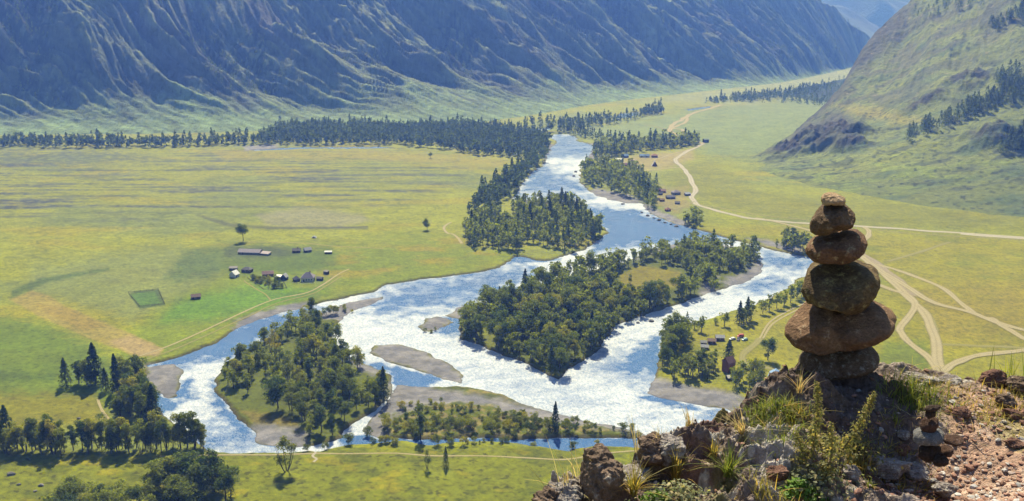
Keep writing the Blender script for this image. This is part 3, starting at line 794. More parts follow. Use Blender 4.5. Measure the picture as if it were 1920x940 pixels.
# left bank strip
grove([(1000,300),(1024,303),(1000,326),(968,362),(940,388),(905,405),(878,402),(890,380),(925,352),(955,325)], 8, 14, {'tall': 5, 'broad': 3, 'conifer': 2}, 'leftbank', (), 5)
# far woods across the plain
grove([(-60,268),(300,274),(480,266),(525,244),(560,240),(760,242),(880,238),(960,246),(1032,262),(1026,294),(1000,302),(962,300),(880,292),(850,284),(780,278),(722,274),(640,274),(470,274),(300,280),(-60,280)], 7.8, 14, {'tall': 5, 'broad': 2, 'conifer': 3}, 'far', [[(470,274),(620,274),(760,273),(760,279),(470,281)]], 6, cl=.05)
grove([(500,221),(540,222),(545,232),(505,230)], 9, 15, {'conifer': 1, 'tall': 1}, 'far', (), 7)
grove([(980,236),(1090,232),(1180,222),(1240,203),(1246,208),(1180,230),(1090,246),(1066,250),(984,248)], 11, 14, {'tall': 2, 'conifer': 5}, 'far', [[(990,240),(1050,240),(1050,247),(990,247)], [(1150,212),(1200,210),(1200,222),(1150,226)]], 8)
grove([(1040,246),(1090,252),(1140,263),(1145,270),(1085,258),(1045,255)], 9, 13, {'tall': 2, 'conifer': 5}, 'far', (), 9)
grove([(1200,214),(1244,211),(1244,216),(1205,222)], 9, 13, {'tall': 1}, 'far', (), 10)
grove([(1350,187),(1470,180),(1560,168),(1560,172),(1470,188),(1350,192)], 14, 15, {'conifer': 3, 'tall': 1}, 'far', (), 11)
# settlement woods on the right bank
grove([(1114,283),(1150,274),(1310,267),(1310,276),(1240,283),(1200,287),(1140,299),(1108,300)], 7.5, 15, {'tall': 5, 'conifer': 3, 'broad': 2}, 'village', [[(1245,258),(1275,258),(1275,270),(1245,270)]], 12)
grove([(1090,316),(1150,314),(1185,326),(1215,340),(1232,356),(1234,372),(1228,396),(1214,394),(1208,376),(1180,372),(1150,368),(1108,352),(1090,338)], 7.4, 13.5, {'tall': 5, 'broad': 4, 'conifer': 1}, 'village', [[(1130,354),(1146,352),(1146,366),(1130,366)], [(1172,352),(1188,352),(1188,368),(1175,368)]], 13)
grove([(1274,414),(1312,412),(1316,428),(1280,424)], 6.5, 13, {'tall': 1, 'broad': 1}, 'village', (), 14)
grove([(1449,462),(1500,458),(1512,480),(1480,474),(1455,468)], 6.5, 15, {'tall': 4, 'broad': 2}, 'bend', (), 15)
# right bank row towards the camp
grove([(1238,690),(1244,640),(1285,618),(1296,640),(1270,672),(1262,700)], 5.2, 12.5, {'broad': 4, 'tall': 2}, 'camp', (), 16)
grove([(1250,704),(1340,692),(1350,718),(1290,722),(1252,716)], 5.2, 12.5, {'tall': 3, 'stems': 3}, 'camp', (), 17)
grove([(1372,716),(1424,708),(1430,735),(1380,738)], 5, 11, {'broad': 3, 'stems': 2}, 'camp', (), 18)
for (x, y, h, k) in [(1315,624,34,'broad'),(1288,610,28,'conifer'),(1358,614,34,'broad'),(1386,608,46,'conifer'),(1400,606,52,'conifer'),(1394,612,42,'tall'),(1408,602,44,'tall'),(1430,590,32,'broad'),(1442,585,36,'tall'),(1456,580,36,'broad'),(1470,574,40,'tall'),(1482,570,44,'tall'),(1494,563,42,'tall'),(1503,558,40,'broad'),(1342,610,16,'broad'),(1302,618,18,'broad')]:
    TREES.append([k, gpt(x, y), h * H / (y - 20), 1.0, 'bankrow'])
# lower-left edge of the picture
for (x, y, h, k) in [(125,726,58,'conifer'),(148,722,52,'tall'),(163,724,58,'tall'),(181,722,84,'conifer'),(200,735,48,'conifer'),(172,726,50,'broad')]:
    TREES.append([k, gpt(x, y), h * H / (y - 20), 1.15, 'field'])
grove([(216,795),(222,735),(262,722),(292,730),(296,790),(270,800)], 6.2, 17, {'tall': 4, 'conifer': 2, 'broad': 2}, 'corner', (), 19)
grove([(-20,846),(120,846),(300,842),(425,838),(430,846),(300,856),(120,860),(-20,858)], 3.5, 14.5, {'stems': 3, 'tall': 6}, 'streamrow', (), 20, wd=.85)
TREES.append(['conifer', gpt(18, 842), 88 * H / 822, 1.1, 'streamrow'])
grove([(425,842),(470,838),(520,846),(520,852),(430,852)], 4.5, 9.5, {'stems': 1, 'tall': 2}, 'streamrow', (), 25, wet=.1)
grove([(560,843),(640,832),(640,838),(560,849)], 6, 12, {'stems': 1, 'tall': 1}, 'streamrow', (), 21)
grove([(290,926),(340,905),(420,925),(425,952),(300,960)], 5.5, 14, {'broad': 1}, 'bottom', (), 22, wd=1.35)
grove([(100,952),(200,936),(290,940),(300,1000),(90,1000)], 5.5, 8.5, {'broad': 1}, 'bottom', (), 23, wd=1.5)

PHRASE = {'middle': 'in the dense wood on the long middle island', 'lower': 'on the wooded island lowest down the river', 'upper': 'in the grove where the river bends above the long island',
 'leftbank': 'in the strip along the left river bank upstream', 'far': 'in the belt of woods at the foot of the blue mountains', 'village': 'in the woods beside the riverside settlement',
 'bend': 'in the clump by the bend behind the stone cairn', 'camp': 'shading the camp on the right river bank', 'bankrow': 'in the open row along the right river bank',
 'field': 'in the small stand casting shade on the left meadow', 'corner': 'in the clump beside the river at the left corner', 'streamrow': 'in the row along the stream at lower left', 'bottom': 'in the leafy thicket at the foot of the slope'}
KWORD = {'broad': 'round-crowned leafy tree', 'tall': 'slender leafy tree', 'stems': 'thin-leaved tree on several bare stems', 'conifer': 'dark pointed conifer', 'bush': 'low green shrub'}
SINGLES = [(456,454,36,'broad',1.0,'lone dense tree on the plain behind the ruined barn'), (801,433,23,'broad',1.25,'lone round tree on the yellow meadow left of the grove'),
 (807,298,11,'broad',1.3,'small lone tree at the far edge of the plain'), (1439,678,46,'broad',1.05,'lone spreading tree in the meadow by the camp'),
 (1366,676,38,'conifer',1.5,'dark tree rising behind the tall red house'), (537,887,76,'stems',1.15,'tall clump of bare stems on the near meadow beside the path'),
 (801,881,38,'stems',.8,'small thin tree standing alone on the near meadow'), (836,877,40,'conifer',.8,'thin pointed sapling standing on the near meadow path'),
 (1181,534,18,'stems',1.2,'small tree standing in the clearing on the long island'), (433,936,64,'conifer',.7,'thin dark conifer at the edge of the leafy thicket'),
 (720,752,70,'conifer',.9,'tall dark conifer at the right tip of the wooded island'), (788,822,78,'tall',.7,'slender dark tree on the shrubby gravel bar'),
 (1041,812,60,'conifer',.8,'dark conifer at the far side of the shrubby gravel bar')]
cand = []
for tr in TREES:
    d = tr[1][1] * CP - (tr[1][2] - H) * SP
    cand.append(F * tr[2] / d)
order = np.argsort(-np.array(cand))
NIND = 300 - len(SINGLES)
used_kinds = {}
rest = []
for rank, i in enumerate(order):
    kd, p, h, wd, gname = TREES[i]
    if rank < NIND:
        place_tree(kd, p, h, wd, KWORD[kd] + ' ' + PHRASE[gname], KWORD[kd] + 's ' + PHRASE[gname])
    else:
        rest.append(TREES[i])
for (x, y, hpx, kd, wd, lab) in SINGLES:
    p = gpt(x, y); d = p[1] * CP - (p[2] - H) * SP
    place_tree(kd, p, hpx * d / F / .97, wd, lab)

# shrubs one can count: the gravel bar, the garden plot, the bank
shr = []
P = scatter([(715,815),(735,770),(800,752),(900,765),(1000,785),(1120,800),(1200,812),(1190,818),(1040,818),(860,820),(715,818)], 4.6, (), 31, .3)
r = np.random.default_rng(5)
keep = r.uniform(size=len(P)) < np.where(P[:, 1] < np.median(P[:, 1]), .95, .7)
for p in P[keep]:
    shr.append((p, r.uniform(2.0, 6.2) * (1.25 if p[1] < np.median(P[:, 1]) else .8), 'low green shrub on the gravel bar beside the narrow blue channel', 'shrubs on the gravel bar'))
for (x, y, h) in [(612,592,20),(600,594,16),(622,590,22),(630,588,18),(645,581,13),(648,584,10),(660,584,8),(588,600,16)]:
    shr.append((gpt(x, y), h * .36, 'shrub on the gravel tongue above the wooded island', 'shrubs on the gravel tongue'))
for (x, y, h) in [(690,815,26),(655,832,28),(700,832,14),(740,836,16),(610,842,20),(575,846,16),(820,836,24),(845,838,22),(870,836,20),(940,832,14),(1000,832,14),(1075,840,18),(1120,836,14)]:
    shr.append((gpt(x, y), h * .25, 'bank-side shrub by the narrow blue channel below the meadow edge', 'shrubs along the narrow blue channel'))
for k in range(46):
    u = r.uniform(); v = r.uniform()
    x = 470 + 58 * u + 10 * v * (1 - u); y = 524 + 18 * v * (.35 + .65 * min(1, u * 1.6)) + 1
    shr.append((gpt(x, y), r.uniform(2.4, 5.0), 'dark garden shrub inside the fenced plot at the hamlet', 'shrubs in the fenced garden plot'))
for k in range(46):
    x = r.uniform(660, 1200); y = r.uniform(817, 823) if k % 3 else r.uniform(829, 834)
    q = gpt(x, y)
    if ground_sd(q[None, :2])[0] > .2: shr.append((q, r.uniform(1.8, 4.5), 'bank-side shrub by the narrow blue channel below the meadow edge', 'shrubs along the narrow blue channel'))
for (x, y, h) in [(808,622,10),(797,620,9),(816,618,8)]:
    shr.append((gpt(x, y), h * .36, 'tiny shrub on the small gravel islet', 'shrubs on the small gravel islet'))
for p, h, lab, g in shr:
    place_tree('bush', p, h, r.uniform(.8, 1.25), lab, g)

# the rest of the woods, too many to count
def grow(kd, p, h, wd, nq, r):
    C, N = crown_pts(kd, nq, r)
    sz = {'conifer': .034, 'broad': .05, 'tall': .042, 'stems': .04, 'bush': .07}[kd] * (700 / nq) ** .42 * .9
    a = r.uniform(0, 6.28); ca, sa = math.cos(a), math.sin(a)
    C = np.stack([C[:, 0] * ca - C[:, 1] * sa, C[:, 0] * sa + C[:, 1] * ca, C[:, 2]], 1)
    return quads_at(C * np.array([h * wd, h * wd, h]), N, sz * h * r.uniform(.6, 1.2, nq), r) + np.asarray(p)
r = np.random.default_rng(77)
leafV = {0: [], 1: []}
trunks = []
for kd, p, h, wd, g in rest:
    d = p[1]
    nq = int(np.clip(230 * (700 / d) ** 1.6, 70, 420))
    leafV[1 if kd == 'conifer' or g in ('far', 'leftbank') else 0].append(grow(kd, p, h, wd, nq, r))
    if d < 900:
        V, Q = tube(np.array([[0, 0, -.2], [0, 0, h * .4]]) + p, [.28, .16], 4); trunks.append((V, Q))
# conifers on the right hill: the dark strip and the loose clumps
def hill_trees(poly, n, h, seed):
    rr_ = np.random.default_rng(seed); q = np.asarray(poly, float); lo, hi = q.min(0), q.max(0); k = 0
    while k < n:
        s = rr_.uniform(lo, hi)
        if sdf(s[None], q)[0] > 0: continue
        k += 1
        p = hill_pts(s[0], s[1]) - np.array([0, 0, .3])
        leafV[1].append(grow('conifer', p, h * rr_.uniform(.65, 1.25), 1.35, 100, rr_))
hill_trees([(1703,268),(1700,250),(1760,226),(1800,205),(1860,180),(1925,160),(1925,185),(1850,215),(1800,232),(1740,252)], 150, 15, 1)
hill_trees([(1858,160),(1868,138),(1900,136),(1925,150),(1925,172),(1880,172)], 40, 16, 2)
hill_trees([(1870,288),(1885,262),(1925,240),(1925,290)], 45, 16, 3)
hill_trees([(1850,50),(1925,10),(1925,30),(1870,58)], 40, 15, 4)
hill_trees([(1700,20),(1850,-20),(1850,10),(1720,40)], 40, 12, 5)
# woods on the wooded rise and on the mountain side
rr_ = np.random.default_rng(9)
q = PR2[:40].reshape(-1, 3)
for i in rr_.integers(0, len(q), 420):
    leafV[1].append(grow('conifer', q[i] + rr_.normal(0, 4, 3) * np.array([1, 1, 0]), rr_.uniform(12, 18), 1.4, 36, rr_))
mask = (forL[:330] > .35) & (V2[0, 0] >= -1)
q = PL[:330][mask]
fy_ = proj(q)[1]; q = q[(fy_ > -30) & (fy_ < 262)]
for i in rr_.integers(0, len(q), 1500):
    leafV[1].append(grow('conifer', q[i] - np.array([0, 0, .5]), rr_.uniform(9, 15), 1.5, 30, rr_))
Va = np.concatenate(leafV[0]); Vb = np.concatenate(leafV[1]); Vt, Qt = join(trunks)
nA, nB = len(Va) // 4, len(Vb) // 4
V = np.concatenate([Va, Vb, Vt]); Q = np.concatenate([np.arange(len(Va) + len(Vb)).reshape(-1, 4), Qt + len(Va) + len(Vb)])
woods = kind(mesh_np('woods', V, Q, [M_LEAF, M_NEEDLE, M_BARK], False, matidx=np.concatenate([np.zeros(nA), np.ones(nB), np.full(len(Qt), 2)])), 'stuff')
print('TREES', len(TREES), 'rest', len(rest), 'shrubs', len(shr), 'quads', len(Q))
# ------------------------------------------------------------------ houses, huts and cars (metres, front towards -y before turning)
class Geo:
    def __init__(s): s.V = []; s.F = []
    def poly(s, pts):
        o = len(s.V); s.V += [tuple(p) for p in pts]; s.F.append(tuple(range(o, o + len(pts))))
    def box(s, x0, x1, y0, y1, z0, z1):
        o = len(s.V)
        s.V += [(x, y, z) for z in (z0, z1) for y in (y0, y1) for x in (x0, x1)]
        s.F += [tuple(o + k for k in f) for f in ((0, 2, 3, 1), (4, 5, 7, 6), (0, 1, 5, 4), (2, 6, 7, 3), (0, 4, 6, 2), (1, 3, 7, 5))]
    def slab(s, pts, th):
        """a sheet through pts with a thickness downwards"""
        n = len(pts); o = len(s.V)
        s.V += [tuple(p) for p in pts] + [(p[0], p[1], p[2] - th) for p in pts]
        s.F.append(tuple(range(o, o + n))); s.F.append(tuple(range(o + 2 * n - 1, o + n - 1, -1)))
        for i in range(n):
            j = (i + 1) % n; s.F.append((o + i, o + n + i, o + n + j, o + j))
    def cyl(s, c, ax, r, h, n=14):
        o = len(s.V); c = Vector(c)
        u = Vector((1, 0, 0)) if ax != 'x' else Vector((0, 1, 0)); w = {'x': Vector((1, 0, 0)), 'y': Vector((0, 1, 0)), 'z': Vector((0, 0, 1))}[ax]; v = w.cross(u)
        for k in (-.5, .5):
            for i in range(n):
                a = 2 * math.pi * i / n; s.V.append(tuple(c + w * h * k + u * r * math.cos(a) + v * r * math.sin(a)))
        s.F.append(tuple(range(o + n - 1, o - 1, -1))); s.F.append(tuple(range(o + n, o + 2 * n)))
        for i in range(n):
            j = (i + 1) % n; s.F.append((o + i, o + j, o + n + j, o + n + i))
    def build(s, name, mat, parent=None, smooth=False, bevel=0.0):
        me = bpy.data.meshes.new(name); me.from_pydata(s.V, [], s.F); me.materials.append(mat)
        if smooth:
            for p in me.polygons: p.use_smooth = True
        o = link(bpy.data.objects.new(name, me), parent)
        if bevel:
            b = o.modifiers.new('bevel', 'BEVEL'); b.width = bevel; b.segments = 2
        return o
_mc = {}
def pm_(name, c, plank=None, rough=.85):
    """weathered paint, boards or sheet metal"""
    key = (name, tuple(np.round(c, 4)))
    if key in _mc: return _mc[key]
    m = MB(name)
    n = m.noise(m.pos(obj=True), 1.3, 5, .65)
    k = m.rng(n, .25, .75, .7, 1.25)
    if plank:
        wv = m.n('ShaderNodeTexWave', {'Vector': m.pos(obj=True, scale=(0, 0, 1) if plank == 'log' else (1, 0, 0)), 'Scale': 1.6 if plank == 'log' else 1.3, 'Distortion': .3}, wave_type='BANDS', bands_direction='Z' if plank == 'log' else 'X').outputs['Fac']
        k = m.math('MULTIPLY', k, m.rng(wv, 0, 1, .72, 1.1))
        m.bump(wv, .6, .08)
    m.color(m.mixc(1.0, rgba(c), m.n('ShaderNodeCombineColor', {'Red': k, 'Green': k, 'Blue': k}).outputs[0], 'MULTIPLY'))
    m.b.inputs['Roughness'].default_value = rough
    _mc[key] = m.m
    return m.m
M_PANE = MB('window_glass'); M_PANE.color((.02, .025, .03, 1)); M_PANE.b.inputs['Roughness'].default_value = .12; M_PANE.b.inputs['Specular IOR Level'].default_value = .5; M_PANE = M_PANE.m
M_DOOR = pm_('dark_door_wood', (.05, .035, .025))
M_TRIM = pm_('white_trim', (.62, .62, .60))
def px_size(px, py):
    p = at(px, py, .8); return (p[1] * CP - (.8 - H) * SP) / F
GRP = {'hamlet': 'houses of the hamlet on the left bank', 'camp': 'cabins of the camp on the right bank', 'far': 'houses of the riverside settlement', 'low': 'huts of the lower settlement by the road'}
def house(name, px, py, w, d, wh, rh, rz, wall, roof, label, cat, grp=None, shape='gable', nwin=2, door=True, plank='board', trim=False, chimney=False, over=.35):
    """foot centre at a photo point; w along x, d along y; ridge along x (gable), four-sided (hip), one pitch (shed) or down to the ground (aframe)"""
    q = gpt(px, py)
    root = empty(name, (q[0], q[1], q[2] + .02), rz); tag(root, label, cat, GRP.get(grp))
    x, y = w / 2, d / 2
    mw = pm_('painted_wall', wall, plank); mr = pm_('roof_sheet', roof, None, .6)
    g = Geo(); r = Geo()
    if shape == 'aframe':
        g.poly([(-x, -y, 0), (x, -y, 0), (0, -y, rh * .985)]); g.poly([(x, y, 0), (-x, y, 0), (0, y, rh * .985)])
        r.slab([(-x - .15, -y - .4, -.05), (0, -y - .4, rh), (0, y + .4, rh), (-x - .15, y + .4, -.05)], .12)
        r.slab([(x + .15, y + .4, -.05), (0, y + .4, rh), (0, -y - .4, rh), (x + .15, -y - .4, -.05)], .12)
        wh = rh * .55
    else:
        for a, b in (((-x, -y), (x, -y)), ((x, -y), (x, y)), ((x, y), (-x, y)), ((-x, y), (-x, -y))):
            g.poly([(a[0], a[1], 0), (b[0], b[1], 0), (b[0], b[1], wh), (a[0], a[1], wh)])
        o = over
        if shape == 'gable':
            e = wh - o * rh / y
            for sx in (-x, x): g.poly([(sx, -y * (1 if sx > 0 else -1), wh), (sx, y * (1 if sx > 0 else -1), wh), (sx, 0, wh + rh - .05)])
            r.slab([(-x - o, -y - o, e + .1), (x + o, -y - o, e + .1), (x + o, 0, wh + rh + .1), (-x - o, 0, wh + rh + .1)], .12)
            r.slab([(x + o, y + o, e + .1), (-x - o, y + o, e + .1), (-x - o, 0, wh + rh + .1), (x + o, 0, wh + rh + .1)], .12)
        elif shape == 'hip':
            k = max(0, x - y) + .25
            a, b, c_, d_ = (-x - o, -y - o, wh), (x + o, -y - o, wh), (x + o, y + o, wh), (-x - o, y + o, wh); m1, m2 = (-k, 0, wh + rh), (k, 0, wh + rh)
            r.slab([a, b, m2, m1], .12); r.slab([b, c_, m2], .12); r.slab([c_, d_, m1, m2], .12); r.slab([d_, a, m1], .12)
        else:
            r.slab([(-x - o, -y - o, wh + .1), (x + o, -y - o, wh + .1), (x + o, y + o, wh + rh + .1), (-x - o, y + o, wh + rh + .1)], .14)
            g.poly([(x, -y, wh), (x, y, wh), (x, y, wh + rh * .9)]); g.poly([(-x, y, wh), (-x, -y, wh), (-x, y, wh + rh * .9)]); g.poly([(x, y, wh), (-x, y, wh), (-x, y, wh + rh * .9), (x, y, wh + rh * .9)])
    g.build('wall', mw, root); ro = r.build('roof', mr, root)
    if chimney:
        c = Geo(); c.box(-.35 + x * .35, .35 + x * .35, .3, 1.0, wh + rh * .3, wh + rh + .9); c.build('chimney', pm_('brick_chimney', (.16, .08, .06)), ro)
    if door:
        dd = Geo(); dx = -x * .55 if shape != 'aframe' else 0; hh = min(2.0, wh * .82)
        dd.box(dx - .48, dx + .48, -y - .06, -y + .05, .02, hh); dd.build('door', M_DOOR, root)
    for k in range(nwin):
        wx = (-.1 + .62 * k / max(1, nwin - 1)) * x * 1.3 if shape != 'aframe' else 0
        z0 = wh * .38 if shape != 'aframe' else rh * .45
        sz = min(.55, wh * .2)
        f = Geo(); f.box(wx - sz - .09, wx + sz + .09, -y - .05, -y + .05, z0 - .09, z0 + sz * 2 + .09); f = f.build('window', M_TRIM, root)
        p = Geo(); p.box(wx - sz, wx + sz, -y - .075, -y - .02, z0, z0 + sz * 2); p.build('pane', M_PANE, f)
    if trim:
        t_ = Geo(); t_.box(-x - .04, x + .04, -y - .05, -y + .02, wh - .5, wh - .1); t_.build('wall_band', M_TRIM, root)
    return root
W_LOG, W_BROWN, W_DARK, W_WHITE, W_GREY = (.10, .065, .04), (.16, .08, .045), (.06, .052, .055), (.55, .55, .52), (.22, .21, .20)
R_PURP, R_WHITE, R_RED, R_PINK, R_BLUE, R_GREY, R_DARK, R_BROWN = (.20, .175, .21), (.66, .66, .64), (.21, .085, .065), (.34, .21, .18), (.17, .27, .45), (.28, .28, .29), (.085, .08, .09), (.17, .11, .08)
# --- hamlet on the left bank
house('cottage', 440, 521, 5.2, 5.5, 2.4, 2.6, math.radians(70), W_WHITE, R_WHITE, 'small cottage with a bright white roof at the left end of the hamlet', 'house', 'hamlet', nwin=1)
house('shed', 438, 508, 6.0, 3.2, 1.8, .8, .1, W_DARK, R_DARK, 'low dark shed just behind the white-roofed cottage', 'shed', 'hamlet', 'shed', 1)
house('log_house', 464, 512, 7.4, 5.0, 2.4, 1.8, -.25, W_LOG, R_DARK, 'dark log house between the white-roofed cottage and the garden plot', 'house', 'hamlet', 'hip')
house('cottage', 498, 520, 4.6, 4.0, 2.4, 1.8, .3, W_BROWN, R_PINK, 'cottage with a faded pink roof behind the garden plot, left of its twin', 'house', 'hamlet', nwin=1)
house('cottage', 508, 519, 4.2, 4.0, 2.3, 1.7, .3, W_BROWN, R_PINK, 'cottage with a faded pink roof behind the garden plot, right of its twin', 'house', 'hamlet', nwin=1)
house('shed', 524, 525, 5.0, 3.2, 2.1, .9, -.1, W_GREY, R_WHITE, 'white-roofed shed at the right edge of the garden plot', 'shed', 'hamlet', 'shed', 1)
house('cottage', 534, 526, 3.8, 4.2, 2.6, 2.2, math.radians(75), W_DARK, R_GREY, 'narrow dark cottage with a steep grey roof beside the white-roofed shed', 'house', 'hamlet', nwin=1)
house('farmhouse', 578, 528, 9.6, 7.6, 3.0, 3.8, .05, W_WHITE, R_PURP, 'biggest house of the hamlet, white walls under a steep purple-grey roof', 'house', 'hamlet', 'hip', 3, trim=True, chimney=True)
house('hut', 556, 529, 4.2, 4.2, 1.9, 2.4, .6, W_DARK, R_DARK, 'dark pointed hut left of the big purple-roofed house', 'hut', 'hamlet', 'hip', 0)
house('shed', 600, 528, 4.4, 3.0, 1.9, .9, -.2, W_DARK, R_DARK, 'dark shed right of the big purple-roofed house', 'shed', 'hamlet', 'gable', 0)
house('shed', 612, 516, 3.8, 2.4, 2.2, .6, -.5, W_DARK, R_DARK, 'small dark shed at the right end of the hamlet by the track', 'shed', 'hamlet', 'shed', 0)
house('sheep_barn', 470, 477, 19, 7.5, 2.0, 1.9, -.12, W_GREY, R_PURP, 'long ruined barn with a purple-grey roof on the plain', 'barn', None, 'gable', 3)
house('lean_to', 497, 479, 9, 4.5, 1.4, .9, -.3, W_GREY, (.24, .2, .22), 'low collapsed lean-to at the right end of the long ruined barn', 'shed', None, 'shed', 0, door=False)
house('cottage', 556, 475, 6.4, 4.6, 2.0, 1.6, .1, W_DARK, R_DARK, 'dark cottage in the small farm behind the hamlet', 'house', None, 'gable', 1, chimney=True)
house('cottage', 577, 474, 5.6, 4.6, 2.1, 1.9, .5, W_DARK, R_GREY, 'cottage with a grey roof and pale gable in the small farm behind the hamlet', 'house', None, 'gable', 1)
house('trailer', 616, 477, 5.8, 2.8, 1.7, .7, .05, W_DARK, R_WHITE, 'white-roofed trailer at the right end of the small farm', 'trailer', None, 'gable', 1)
house('tent', 589, 447, 5.0, 3.6, 1.2, 1.6, .1, (.18, .19, .22), (.19, .2, .24), 'small grey tent alone on the plain above the farm', 'tent', None, 'aframe', 0, door=False)
house('log_ruin', 368, 562, 6.2, 4.4, 2.0, 1.6, .3, W_LOG, R_BROWN, 'lone brown log hut on its dark patch between hamlet and square plot', 'hut', None, 'gable', 1)
# --- camp on the right bank
house('cabin', 1349, 640, 5.2, 4.0, 2.2, 1.2, -.05, W_BROWN, R_GREY, 'cabin with a grey roof at the top of the camp row, beside the parked cars', 'cabin', 'camp', 'gable', 1)
house('cabin', 1334, 646, 4.6, 3.6, 2.2, 1.1, -.1, W_BROWN, R_BROWN, 'brown-roofed cabin in the middle of the camp row', 'cabin', 'camp', 'gable', 1)
house('cabin', 1321, 656, 4.4, 3.2, 1.8, 1.0, -.2, W_BROWN, R_GREY, 'small cabin with a grey roof at the bottom of the camp row', 'cabin', 'camp', 'gable', 1)
house('cabin', 1319, 648, 3.6, 3.0, 1.9, .9, -.2, W_GREY, (.2, .2, .2), 'little grey hut tucked behind the bottom cabin of the camp row', 'cabin', 'camp', 'gable', 0)
house('tower_house', 1365, 699, 5.2, 5.0, 6.4, 2.6, .55, (.27, .105, .05), (.17, .085, .06), 'tall narrow red-orange wooden house under the dark tree', 'house', None, 'gable', 2, plank='log')
house('hut', 1370, 714, 4.8, 3.6, 1.7, .9, .2, W_DARK, (.42, .40, .36), 'low hut with a pale roof in front of the tall red house', 'hut', None, 'gable', 1)
house('house', 1452, 712, 7.0, 6.0, 2.6, 2.0, math.radians(65), W_BROWN, R_BLUE, 'brown house with a light blue metal roof beside the rock ledge', 'house', None, 'gable', 1)
house('house', 1475, 714, 6.0, 5.2, 2.4, 1.7, math.radians(65), (.22, .07, .05), (.27, .37, .50), 'red-brown house with a pale blue roof nearest the rock ledge', 'house', None, 'gable', 1)
# --- riverside settlement, upper part
k_ = px_size(1170, 305)
FAR = [('hall', 1160, 304, 9.5, 6, 2.6, 1.6, .1, W_GREY, R_WHITE, 'building with a bright white roof at the top of the settlement', 'house', 'gable'),
 ('house', 1173, 297, 6.5, 5, 3, 2, .4, W_DARK, R_BLUE, 'house with a dark blue roof by the trees at the top of the settlement', 'house', 'gable'),
 ('cabin', 1141, 313, 5.4, 4.5, 2.2, 1.8, .1, (.17,.07,.055), R_RED, 'leftmost red cabin of the cabin row at the settlement', 'cabin', 'gable'),
 ('cabin', 1147, 310, 4.8, 4.2, 2.2, 1.8, .1, (.17,.07,.055), (.18,.08,.07), 'second red cabin of the cabin row, set a little back', 'cabin', 'gable'),
 ('cabin', 1154, 314, 5.2, 4.4, 2.2, 1.8, .1, (.17,.07,.055), (.24,.10,.075), 'third red cabin of the cabin row at the settlement', 'cabin', 'gable'),
 ('cabin', 1162, 314, 5.8, 4.5, 2.4, 1.9, .1, (.18,.075,.06), (.21,.085,.08), 'fourth and largest red cabin of the cabin row', 'cabin', 'gable'),
 ('cabin', 1172, 313, 5.4, 4.4, 2.4, 1.9, .1, (.18,.07,.06), (.25,.11,.09), 'rightmost red cabin of the cabin row at the settlement', 'cabin', 'gable'),
 ('house', 1204, 296, 7, 5, 2.6, 1.8, .2, W_WHITE, R_BLUE, 'left house of the blue-roofed pair at the settlement', 'house', 'gable'),
 ('house', 1213, 296, 6, 5, 2.6, 1.8, .2, W_WHITE, (.13, .2, .36), 'right house of the blue-roofed pair at the settlement', 'house', 'gable'),
 ('house', 1227, 296, 8.5, 6, 2.8, 2.2, -.1, (.24, .12, .09), (.22, .10, .09), 'wide brown-red house near the yard entrance of the settlement', 'house', 'hip'),
 ('a_frame_house', 1227, 312, 7.5, 6, 6, 6.6, 0, W_BROWN, (.34, .32, .33), 'pointed A-frame house standing in the settlement yard', 'house', 'aframe'),
 ('house', 1190, 322, 8, 6, 3, 1.6, .15, W_DARK, R_WHITE, 'dark-walled house with a white roof at the edge of the riverside trees', 'house', 'gable'),
 ('shed', 1186, 304, 5, 3, 1.8, 1, 0, W_BROWN, R_BROWN, 'small brown shed in the middle of the settlement yard', 'shed', 'shed'),
 ('store', 1260, 266, 11, 7, 3, 2, .1, W_GREY, (.2, .15, .26), 'house with a violet roof by the trees where the road enters', 'house', 'gable'),
 ('store', 1257, 271, 9, 6, 2.4, 1.4, .1, W_GREY, R_WHITE, 'white-roofed house just in front of the violet-roofed one', 'house', 'gable'),
 ('lodge', 1323, 268, 8, 6, 4.6, 1.4, .2, W_DARK, (.10, .14, .13), 'dark two-storey house alone beside the road bend', 'house', 'gable')]
for n_, x_, y_, w_, d_, wh_, rh_, rz_, wl_, rf_, lb_, ct_, sh_ in FAR:
    house(n_, x_, y_, w_, d_, wh_, rh_, rz_, wl_, rf_, lb_, ct_, 'far', sh_, 1)
LOW = [('hut', 1236, 360, 5.4, 4.4, 2.3, 1.8, .4, (.25, .09, .06), R_RED, 'red hut at the upper left of the lower settlement', 'hut', 'gable'),
 ('hut', 1244, 362, 4.6, 4, 2.2, 1.6, -.3, (.25, .09, .06), (.26,.14,.10), 'orange-red hut beside the first red hut of the lower settlement', 'hut', 'gable'),
 ('hut', 1238, 367, 4.2, 3.6, 2.1, 1.4, .2, W_DARK, R_DARK, 'dark hut just below the two red huts', 'hut', 'gable'),
 ('house', 1267, 366, 8.5, 6.5, 2.8, 2.2, .25, W_GREY, (.17, .15, .18), 'largest house of the lower settlement, with a grey-violet roof', 'house', 'hip'),
 ('barn', 1257, 374, 9.5, 5, 2.2, 1.6, .1, W_DARK, (.10, .10, .13), 'long dark barn in the middle of the lower settlement', 'barn', 'gable'),
 ('shed', 1289, 368, 6, 4, 2, 1.2, .3, W_DARK, (.12, .14, .2), 'blue-grey shed close to the road at the lower settlement', 'shed', 'shed'),
 ('hut', 1241, 379, 5, 3.8, 2, 1.2, .1, W_BROWN, R_BROWN, 'brown hut at the river side of the lower settlement', 'hut', 'gable'),
 ('shed', 1270, 384, 5, 3.6, 1.9, 1.2, -.2, W_DARK, R_DARK, 'small dark shed at the foot of the lower settlement', 'shed', 'gable'),
 ('hut', 1252, 397, 4.8, 4.4, 2, 1.8, .3, (.24, .08, .05), (.2,.09,.065), 'lone round-looking red hut below the lower settlement', 'hut', 'hip')]
